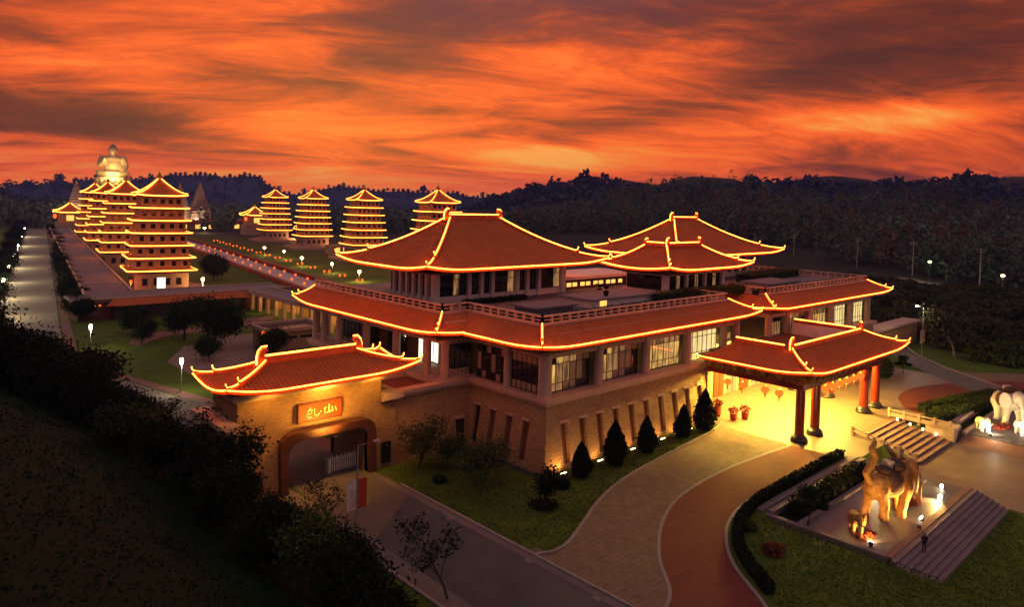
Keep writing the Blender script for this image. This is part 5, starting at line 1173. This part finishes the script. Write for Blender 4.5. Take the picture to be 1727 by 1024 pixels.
# small square pavilions beyond the rows
def gate_pav(px, D, s, label):
    p = atD(px, 385, D); o = root('lantern_pavilion', (p.x, p.y, 0), label, 'pavilion', 'small pavilions beyond the pagodas', rz=AV-PI/2)
    MB().frus((-9*s, -9*s, 9*s, 9*s), 0, (-8.4*s, -8.4*s, 8.4*s, 8.4*s), 8).build('base', M_pbase, o, True); MB().box(-7*s, -7*s, 8.02, 7*s, 7*s, 15).build('wall', M_pagoda, o, True)
    MB().box(-2.2*s, -7.1*s, 9.2, 2.2*s, -7.02*s, 13).build('lit_opening', M_yel, o, True); b = MB(); led = MB(); e = 9.6*s; E = [(-e, -e), (e, -e), (e, e), (-e, e)]
    for i in range(4):
        f = panel_fn(E[i], E[(i+1) % 4], (0, 0), (0.01, 0), 15.1, 21.5, .8, .8, 5, 1.5); panel_mesh(b, f, 8, 6, .4); led.tube(eave_path(f, 8, .1, -.1), .3, 5); led.tube(hip_path(f, 0, 0, 1, 8, .3), .22, 5)
    rf = b.build('roof', M_tile, o, True); led.build('eave_light', M_ledf, rf, True); MB().lathe(0, 0, [(.8, 21), (1.1, 22.2), (.3, 23.4)], 8).build('finial', M_gold, o, True)
    for sx in (-1, 1):
        MB().lathe(sx*9*s, -9*s, [(.3, 10.8), (1.0, 11.4), (1.0, 13.4), (.3, 14)], 8).build('lantern', M_lant, o, True)
gate_pav(117.5, 500, 1.0, 'small pavilion with red lanterns at the left end of the left pagoda row'); gate_pav(429, 555, .95, 'small pavilion with red lanterns beside the farthest right pagoda')

# stepped stupas
def stupa(px, D, label, H=34):
    p = atD(px, 375, D); o = root('stepped_stupa', (p.x, p.y, 0), label, 'stupa', 'stepped stupas near the great statue', rz=AV-PI/2); n = 11
    MB().box(-13, -13, 0, 13, 13, 6).build('base', M_pbase, o, True)
    for k in range(n):
        t = k/n; e = 8.2*(1-t)**.8+1.4; MB().frus((-e, -e, e, e), 6+k*H/n*.86+.02, (-e*.93, -e*.93, e*.93, e*.93), 6+(k+.62)*H/n*.86).frus((-e*.78, -e*.78, e*.78, e*.78), 6+(k+.621)*H/n*.86, (-e*.76, -e*.76, e*.76, e*.76), 6+(k+1)*H/n*.86).build('tier', M_pbase, o, True)
    MB().lathe(0, 0, [(1.4, 6+H*.86), (1.8, 7+H*.86), (1.0, 8.5+H*.86), (.3, 11+H*.86)], 8).build('finial', M_gold, o, True)
    pointlight('tower_light', (0, 0, 0), 16000, (1, .7, .4), 1.0); l = bpy.data.objects[[q.name for q in bpy.data.objects if q.name.startswith('tower_light')][-1]]; l.parent = o; l.location = (-6, -19, 9)
stupa(336.5, 640, 'stepped stupa standing clear right of the nearest pagoda'); stupa(303, 690, 'stepped stupa half hidden by the nearest pagoda'); stupa(128, 720, 'stepped stupa left of the pagodas behind the lantern pavilion')

# great seated statue
bp_ = atD(190, 300, 830); bu = root('seated_statue', (bp_.x, bp_.y, 0), 'giant golden seated statue on a lotus base rising behind the left pagodas', 'statue', rz=AV+PI)
bu.rotation_euler.z = math.atan2(-bp_.y, -bp_.x)    # faces down the avenue, local +x forward
MB().frus((-34, -34, 34, 34), 0, (-26, -26, 26, 26), 20).frus((-22, -22, 22, 22), 20.02, (-19, -19, 19, 19), 36).build('terraced_base', M_pbase, bu, True)
b = MB(); b.lathe(0, 0, [(15, 36.05), (18.5, 38), (17.5, 40.5), (15, 41), (17.8, 43), (18, 46), (14, 47)], 28); b.build('lotus_base', M_statue, bu, True, smooth=True)
for k in range(18):
    a = k*PI/9; e = MB(); ell(e, (17.6*math.cos(a), 17.6*math.sin(a), 42.0), (1.6, 3.0, 3.4), 8, Matrix.Rotation(a, 3, 'Z')); e.build('lotus_petal', M_statue, bu.children[-1] if k == 0 else lp_, True, smooth=True) if k else None
    if k == 0: lp_ = bu.children[-1]; e.build('lotus_petal', M_statue, lp_, True, smooth=True)
b = MB(); ell(b, (1, 0, 51), (11, 15.5, 4.8)); limb(b, [(3, 13, 51), (11, 5, 50), (10, -6, 50.5)], [4.2, 3.6, 2.6]); limb(b, [(3, -13, 51), (11, -5, 50), (10, 6, 50.5)], [4.2, 3.6, 2.6])
ell(b, (-1, 0, 60), (7, 9.5, 10)); ell(b, (-1, 0, 67.5), (6, 11.2, 4.8)); limb(b, [(-1, 10.6, 68), (-.5, 13.2, 60), (6, 9, 54.5)], [3.9, 3.3, 2.6]); limb(b, [(-1, -10.6, 68), (0, -13, 61), (5, -9.5, 64), (7.0, -8, 68)], [3.9, 3.2, 2.4, 1.8]); limb(b, [(-1, 0, 70), (0, 0, 74)], [3.8, 3.2])
remesh_obj('robed_body', b, .8, M_statue, bu)
b = MB(); ell(b, (.3, 0, 77.6), (4.2, 3.9, 5.2)); ell(b, (4.3, 0, 77.0), (.8, .7, 1.3)); ell(b, (0, 4.0, 76.8), (.8, .6, 2.4)); ell(b, (0, -4.0, 76.8), (.8, .6, 2.4)); remesh_obj('head', b, .4, M_statue, bu)
b = MB(); ell(b, (-.5, 0, 80.0), (4.6, 4.3, 3.6)); ell(b, (-.8, 0, 83.4), (2.2, 2.2, 1.6)); remesh_obj('hair', b, .4, M_bronze, bu)
for ly_, pw in ((0, 60000), (14, 10000), (-14, 10000)):
    pointlight('statue_light', (0, 0, 0), pw, (1, .62, .2), 2.0); l = bpy.data.objects[[q.name for q in bpy.data.objects if q.name.startswith('statue_light')][-1]]; l.parent = bu; l.location = (26, ly_, 50)

# avenue with lanterns
AB = (117.4-3, 227.0)
b = MB(); av_box(b, -30, 520, -1, 9, .02, .03, AB); b.build('avenue', mat('avenue_stone', (.50, .40, .40), .8, (.42, .33, .33), .3), kind='structure', label='pale stone avenue leading towards the great statue')
for r_, lb in ((-3.2, 'low dark hedge on the left of the avenue'), (11.0, 'low dark hedge on the right of the avenue')):
    o = root('avenue_hedge', (AB[0], AB[1], 0), lb, 'hedge', 'hedges along the avenue'); b = MB(); av_box(b, -30, 420, r_-.9, r_+.9, 0, 1.1, AB); b.build('foliage', M_flower, o)
lan = MB().lathe(0, 0, [(.12, .5), (.42, .7), (.42, 1.2), (.12, 1.4)], 8)
lano = lan.build('avenue_lantern', M_lant); c_n = 0
for r_ in (1.2, 6.8, 21.0, 23.0):
    for k in range(16):
        a = -18+k*(14 if r_ < 10 else 17); o = lano if c_n == 0 else lano.copy(); 
        if c_n: COL.objects.link(o)
        c_n += 1; x, y = avp(AB, a, r_); o.location = (x, y, 0)
        row = {1.2: 'left edge of the pale avenue', 6.8: 'right edge of the pale avenue', 21.0: 'left line of the double row on the grass', 23.0: 'right line of the double row on the grass'}[r_]
        tag(o, 'red glowing lantern on the '+row+(', near half' if k < 8 else ', far half'), 'lantern', 'red lanterns, '+row+(', near half' if k < 8 else ', far half'))
pts_ = [(430, 423), (445, 417), (480, 425), (510, 436), (560, 446), (606, 458), (478, 424), (385, 414), (345, 385), (412, 400)]
for k, (px, py, pw, r, lb) in enumerate(((509, 434, 1800, .55, 'brightest avenue lamp, below the third right pagoda'), (446, 417, 1800, .55, 'bright avenue lamp below the farthest right pagoda'), (479, 423, 1500, .4, 'avenue lamp between the two brightest ones'), (560, 444, 1500, .4, 'avenue lamp below and left of the second right pagoda'), (606, 457, 2200, .45, 'avenue lamp nearest the large pavilion eave'), (345, 384, 2500, .9, 'bright lamp at the foot of the stupas'), (417, 377, 1500, .7, 'lamp beside the small right pavilion'))):
    d = r2*((px-PW/2)/F)+u2*(-(py-PH/2+134)/F)+fw; tt = (4.0-30)/d.z; p = Vector((0, 0, 30))+d*tt
    street_lamp(p.x, p.y, 3.2, lb, M_bulby, pw, 0, (1, .6, .22), r=r, group='lamps among the pagoda lawns')
# low lit pavilion behind the lamps on the right of the avenue
o = root('low_lit_building', (185, 330, 0), 'low building with small lit yellow openings between the right pagodas', 'building')
b = MB().box(190, 338, 0, 214, 346, 5).build('wall', M_pbase, o)
for k in range(5): MB().box(192+k*4.2, 337.9, 1.4, 194.2+k*4.2, 337.98, 3.8).build('window', M_yel, o)
o = root('far_hall', (225, 620, 0), 'long low lit hall at the far end of the avenue', 'hall'); MB().box(170, 620, 0, 330, 640, 6).build('wall', M_pbase, o); MB().box(168, 616, 6.02, 332, 642, 8.5).build('roof', M_tile, o)
for k in range(14): MB().box(176+k*11, 619.8, 1, 180+k*11, 619.95, 4.5).build('window', M_yel, o)
# ------------------------------------------------------------------ more trees
dark1 = tree_mesh('broadleaf_tree', 41, 8.0, .95, 6500, .26, M_leafn, levels=2, nb=6, clump=1.15, r0=.22, start=.25)
dark2 = tree_mesh('broadleaf_tree', 42, 7.0, 1.1, 6000, .24, M_leafn, levels=2, nb=6, clump=1.05, r0=.2, start=.2)
mid1 = tree_mesh('broadleaf_tree', 43, 7.5, .9, 5200, .28, M_leafd, levels=2, nb=6, clump=1.0, r0=.2, start=.25)
grn1 = tree_mesh('broadleaf_tree', 51, 7.0, .8, 4200, .24, M_leafm, levels=2, nb=5, clump=.85, r0=.18, start=.3)
bare1 = tree_mesh('bare_tree', 44, 8.0, .75, 700, .16, M_leafn, levels=3, nb=5, clump=.35, r0=.13, start=.25)
bare2 = tree_mesh('bare_tree', 45, 6.0, .9, 600, .14, M_leafn, levels=3, nb=5, clump=.3, r0=.11, start=.3)
big = tree_mesh('broad_tree', 46, 11.5, 1.1, 9000, .36, M_leafd, levels=2, nb=7, clump=1.7, r0=.45, start=.3)
pale = tree_mesh('pale_barked_tree', 47, 9.0, .8, 2600, .3, M_leafo, bark=M_barkp, levels=2, nb=4, clump=1.0, r0=.22, start=.45)
plant(big, used, 53.9, 141.0, 'biggest round dark tree on the lawn behind the gatehouse', 'tree', 'trees on the lawn behind the gatehouse', .74)
plant(big, used, 52.2, 152.5, 'dark tree just left of the biggest one in front of the gallery', 'tree', 'trees on the lawn behind the gatehouse', .6)
for (x, y, s, lb) in ((45.5, 163, .7, 'small green tree left of the dark gallery screen'), (43.8, 152, .6, 'thin green tree near the bend of the road'), (49, 130, .55, 'small tree on the lawn left of the biggest tree'), (57.5, 126, .6, 'dark young tree beside the flat roofed building, left one'), (60.0, 127.5, .62, 'dark young tree beside the flat roofed building, right one'), (96, 252, 1.0, 'tree on the lawn right of the nearest pagoda, front one'), (101, 262, 1.1, 'tree on the lawn right of the nearest pagoda, rear one')):
    plant(mid1, used, x, y, lb, 'tree', 'trees on the lawn behind the gatehouse', s)
plant(pale, used, 172.6, 45.5, 'pale barked forked tree beside the access road', 'tree')
# left bank trees
bankpts = []
for y in range(16, 200, 5):
    e = float(np.interp(y, [70, 90, 112, 130, 150, 1500], [29.5, 27, 21.5, 16.5, 13.5, 13.5+.177*1350]))
    for q in ((.6, 4.2, 7.5) if y < 62 else (.6, 4.2, 8.5) if y < 100 else (.6, 4.2, 8.5, 13)):
        xx = e-q+rnd.uniform(-1.4, 1.4); yy = y+rnd.uniform(-2, 2)
        if y < 42 and q < 4: continue
        if y < 30 and q < 8: continue
        bankpts.append((xx, yy, q))
for i, (x, y, q) in enumerate(bankpts):
    rows = 'foot' if q < 1 else ('middle' if q < 5 else 'top'); part = 'beside the near road' if y < 70 else ('opposite the gatehouse' if y < 120 else 'towards the pagodas')
    p = (dark1, dark2, mid1, dark2, dark1, grn1, dark2)[i % 7]
    s = (.27 if y < 68 else .5 if y < 90 else .8) if q < 1 else ((.42 if y < 68 else .62 if y < 90 else .95) if q < 5 else .62 if y < 90 else .95)
    if 62 < y < 120 and q < 1 and i % 2: p = bare1 if (i//4) % 2 else bare2; s = 1.0
    plant(p, used, x, y, 'dark leafy tree at the %s of the wooded bank %s' % (rows, part) if p not in (bare1, bare2) else 'thin sparse tree at the foot of the bank opposite the gatehouse', 'tree', 'trees on the bank, %s, %s' % (rows, part) if p not in (bare1, bare2) else 'sparse trees at the foot of the bank', s*rnd.uniform(.85, 1.15))
plant(bare2, used, 33.6, 41.6, 'bare branching tree on the verge at the bottom of the picture', 'tree', None, .95)
plant(bare2, used, 32.4, 56.5, 'sparse tree around the banner post', 'tree', None, .75)
# low undergrowth over the bank
yy_ = 5+125*nr.random(48000)**1.2; ee_ = np.interp(yy_, [70, 90, 112, 130], [29.5, 27, 21.5, 16.5]); xx_ = ee_-34*nr.random(48000)**1.1
q = np.stack([xx_, yy_, hfun(xx_, yy_)+.12+.25*nr.random(48000)*(1+np.sin(xx_*1.3)*np.sin(yy_*.9))], 1); V, Fq = leaves(q, .10); npmesh('undergrowth', V, Fq, mat('undergrowth_leaf', (.006, .026, .005), .85, (.002, .009, .002), .5, spec=.1), kind='stuff', label='low green undergrowth covering the dark bank')
# roadside rows up the long road
for k in range(17):
    y = 186+k*(9+k*1.0); x = float(redge(y))+3.6
    plant((mid1, dark2)[k % 2], used, x, y, 'roadside tree between the long road and the long gallery'+(', near half of the row' if k < 8 else ', far half of the row'), 'tree', 'row of trees by the long gallery'+(', near half' if k < 8 else ', far half'), .66+.14*rnd.random())
    x2 = float(ledge(y))-1.6
    plant((dark1, mid1)[k % 2], used, x2, y, 'tree on the left verge of the long road'+(', near half of the row' if k < 8 else ', far half of the row'), 'tree', 'trees left of the long road'+(', near half' if k < 8 else ', far half'), .75+.2*rnd.random())
for k in range(5):
    o = MB().lathe(17.5+k*1.6, 190+k*8, [(.2, 5.5), (.7, 6.0), (.7, 6.7), (.2, 7.2)], 8).build('red_lantern', M_lant); tag(o, 'red lantern among the trees at the left edge of the picture', 'lantern', 'red lanterns at the left edge')
# scrub beyond the access road
scr = []
for s_ in range(3):
    o = root('bush', (0, 0, 0)); rg = np.random.default_rng(60+s_); q = []
    for k in range(7):
        c = np.array([rg.uniform(-2.4, 2.4), rg.uniform(-2.4, 2.4), rg.uniform(.9, 2.3)]); d = rg.normal(size=(230, 3)); d /= np.linalg.norm(d, axis=1)[:, None]; q.append(c+d*np.array([1.7, 1.7, 1.3])*(.7+.35*rg.random((230, 1))))
    V, Fq = leaves(np.concatenate(q), .42, rg); npmesh('foliage', V, Fq, (M_leafo, M_leafm, M_leafo)[s_], o, kind='stuff'); scr.append(o)
cnt = 0
while cnt < 150:
    x = rnd.uniform(168, 322); y = rnd.uniform(20, 150); px = PW/2+F*math.tan(AZ-math.atan2(y, x))
    if px < 1440 or px > 1800 or (x < 190 and y > 52 and y < 66) or x+.0*y < 174+.3*(y-45): continue
    cnt += 1; z_ = 'nearest the access road' if x < 215 else ('in the middle' if x < 268 else 'below the hill road')
    plant(scr[cnt % 3], used, x, y, '%s bush in the scrub %s' % (('olive', 'dark', 'green')[cnt % 3], z_), 'bush', '%s bushes in the scrub %s' % (('olive', 'dark', 'green')[cnt % 3], z_), rnd.uniform(.7, 1.5))
shrub_mound(139.5, 48.5, 0, 2.2, 3.6, 'tall dark rounded shrub just right of the porch columns', M_leafn, 900, .2)
shrub_mound(147, 26, 0, 2.6, 1.2, 'low yellow green shrub at the junction on the right edge', M_leafo, 700, .16)

# the wooded hillside: distant mass
N = 1900; q = []; ls = []
a = []
while len(a) < N:
    px = rnd.uniform(760, 1950); r = 345+max(0, 1700-px)*.24+380*rnd.random()**1.25; th = paz(px)
    a.append((r*math.cos(th), r*math.sin(th)))
for (x, y) in a:
    h = rnd.choice((rnd.uniform(6, 10), rnd.uniform(9, 17), rnd.uniform(13, 22))); wr = h*rnd.uniform(.18, .42); n = int(34+h*3.2); base = gz(x, y); zc = nr.random(n)
    wv = np.sin(np.pi*np.clip(zc*.85+.12, 0, 1))**.7; d = nr.random(n)*2*PI; rr = wr*wv*(.45+.6*nr.random(n))
    q.append(np.stack([x+rr*np.cos(d), y+rr*np.sin(d), base+1.5+zc*(h-1.5)], 1)); ls.append(np.full(n, rnd.uniform(.7, 1.5)))
V, Fq = leaves(np.concatenate(q), np.concatenate(ls))
half = len(Fq)//5
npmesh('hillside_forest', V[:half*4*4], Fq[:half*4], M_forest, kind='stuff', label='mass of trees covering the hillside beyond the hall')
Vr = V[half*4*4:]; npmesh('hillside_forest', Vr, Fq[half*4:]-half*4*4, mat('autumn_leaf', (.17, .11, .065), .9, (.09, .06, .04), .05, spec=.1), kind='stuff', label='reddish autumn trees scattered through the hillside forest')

# distant hills, rings of real terrain seen as silhouettes
def ridge(name, prof, D, base_z, depth, m, rough, label, seed, tree=0, ts=1.0, tm=None):
    rg = np.random.default_rng(seed); xs_ = np.linspace(prof[0][0], prof[-1][0], 420); pr = np.interp(xs_, [p[0] for p in prof], [p[1] for p in prof]); nv = 16
    nz = np.interp(xs_, np.linspace(xs_[0], xs_[-1], 70), rg.normal(size=70))*rough*.6+np.interp(xs_, np.linspace(xs_[0], xs_[-1], 190), rg.normal(size=190))*rough*.4
    rows = []
    for j in range(nv+1):
        t = j/nv; r = D-depth+2*depth*t; k = math.sin(PI*t*.5)**1.2 if t < .5 else 1.0
        s = math.sin(min(t*2, 1)*PI/2)**1.1 if t <= .5 else max(0, 1-(t-.5)*1.6)
        th = AZ-np.arctan((xs_-PW/2)/F); top = np.array([pz(x, y, D) for x, y in zip(xs_, pr)])+nz
        bump = rg.normal(size=len(xs_))*rough*.5*(t < .5)*t
        z = base_z+(top-base_z)*s+bump; rows.append(np.stack([r*np.cos(th), r*np.sin(th), z], 1))
    V = np.concatenate(rows); n = len(xs_); i, j = np.meshgrid(np.arange(n-1), np.arange(nv)); k = (j*n+i).ravel(); o = npmesh(name, V, np.stack([k, k+1, k+n+1, k+n], 1), m, kind='structure', label=label)
    if tree:
        th = AZ-np.arctan((xs_-PW/2)/F); q = []; lss = []
        for _ in range(tree):
            t = rnd.random()**.7*.52; rj = t*nv; j0 = min(nv-1, int(rj)); fr_ = rj-j0; ci = rnd.randrange(n); p = rows[j0][ci]*(1-fr_)+rows[j0+1][ci]*fr_; h = rnd.uniform(5, 11) if rnd.random() < .93 else rnd.uniform(12, 20); h *= ts; m_ = 26
            dd = nr.normal(size=(m_, 3)); dd /= np.linalg.norm(dd, axis=1)[:, None]; q.append(p+np.array([0, 0, h*.45])+dd*np.array([h*.5, h*.5, h*.5])*(.6+.4*nr.random((m_, 1)))); lss.append(np.full(m_, h*.24))
        V, Fq = leaves(np.concatenate(q), np.concatenate(lss)); npmesh('ridge_forest', V, Fq, tm or M_leafd, kind='stuff', label='wooded cover of the '+label)
    return o
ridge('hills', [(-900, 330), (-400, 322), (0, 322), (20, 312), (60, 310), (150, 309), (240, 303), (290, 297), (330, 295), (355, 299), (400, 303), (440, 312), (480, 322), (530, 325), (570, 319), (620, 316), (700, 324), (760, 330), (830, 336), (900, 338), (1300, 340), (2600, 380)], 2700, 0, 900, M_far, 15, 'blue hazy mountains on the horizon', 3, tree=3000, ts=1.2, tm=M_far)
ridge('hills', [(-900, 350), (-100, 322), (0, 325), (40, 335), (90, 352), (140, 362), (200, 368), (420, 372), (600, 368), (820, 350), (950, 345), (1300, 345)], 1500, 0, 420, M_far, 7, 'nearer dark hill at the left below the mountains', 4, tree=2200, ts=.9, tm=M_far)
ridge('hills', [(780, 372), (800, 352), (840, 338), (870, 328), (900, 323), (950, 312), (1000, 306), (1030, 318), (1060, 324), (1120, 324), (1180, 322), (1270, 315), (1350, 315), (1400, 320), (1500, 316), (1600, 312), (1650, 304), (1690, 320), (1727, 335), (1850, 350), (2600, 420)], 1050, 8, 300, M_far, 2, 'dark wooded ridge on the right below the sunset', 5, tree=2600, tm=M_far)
# woods on the plain between the pagodas and the mountains
q = []; lss = []
for _ in range(1500):
    px = rnd.uniform(-150, 960); r = rnd.uniform(640 if px > 330 or px < 100 else 900, 1250); th = paz(px); h = rnd.uniform(8, 18); m_ = 24; x, y = r*math.cos(th), r*math.sin(th)
    if abs((y-227)*ax.x-(x-117)*ax.y) < 30: continue
    dd = nr.normal(size=(m_, 3)); dd /= np.linalg.norm(dd, axis=1)[:, None]; q.append(np.array([x, y, gz(x, y)+h*.5])+dd*np.array([h*.5, h*.5, h*.5])*(.6+.4*nr.random((m_, 1)))); lss.append(np.full(m_, h*.22))
V, Fq = leaves(np.concatenate(q), np.concatenate(lss)); npmesh('far_woods', V, Fq, M_forest, kind='stuff', label='woods on the plain behind the pagodas below the mountains')
# far building on the ridge
o = root('hilltop_building', (700, 560, 30), 'long pale building half hidden in the woods above the pavilions', 'building')
th = paz(1165); c = (720*math.cos(th), 720*math.sin(th)); zz = pz(1165, 362, 720)
o.location = (c[0], c[1], zz-6); MB().box(-4, -26, 0, 4, 26, 7).build('wall', M_white, o, True); MB().box(-6, -28, 7.02, 6, 28, 8.6).build('roof', M_grey, o, True); o.rotation_euler.z = th

# ------------------------------------------------------------------ air
HAZE = 1.0
if HAZE:
    hm = bpy.data.materials.new('air'); hm.use_nodes = True; t = NT(hm.node_tree); t.n.clear()
    pv = t.node('ShaderNodeVolumePrincipled', {'Color': (.24, .30, .92), 'Density': .00011*HAZE, 'Anisotropy': .1}); t.l.new(pv.outputs[0], t.node('ShaderNodeOutputMaterial').inputs['Volume'])
    MB().box(-3800, -3800, -4, 3800, 3800, 175).build('haze', hm, kind='stuff', label='thin bluish evening haze over the whole valley')
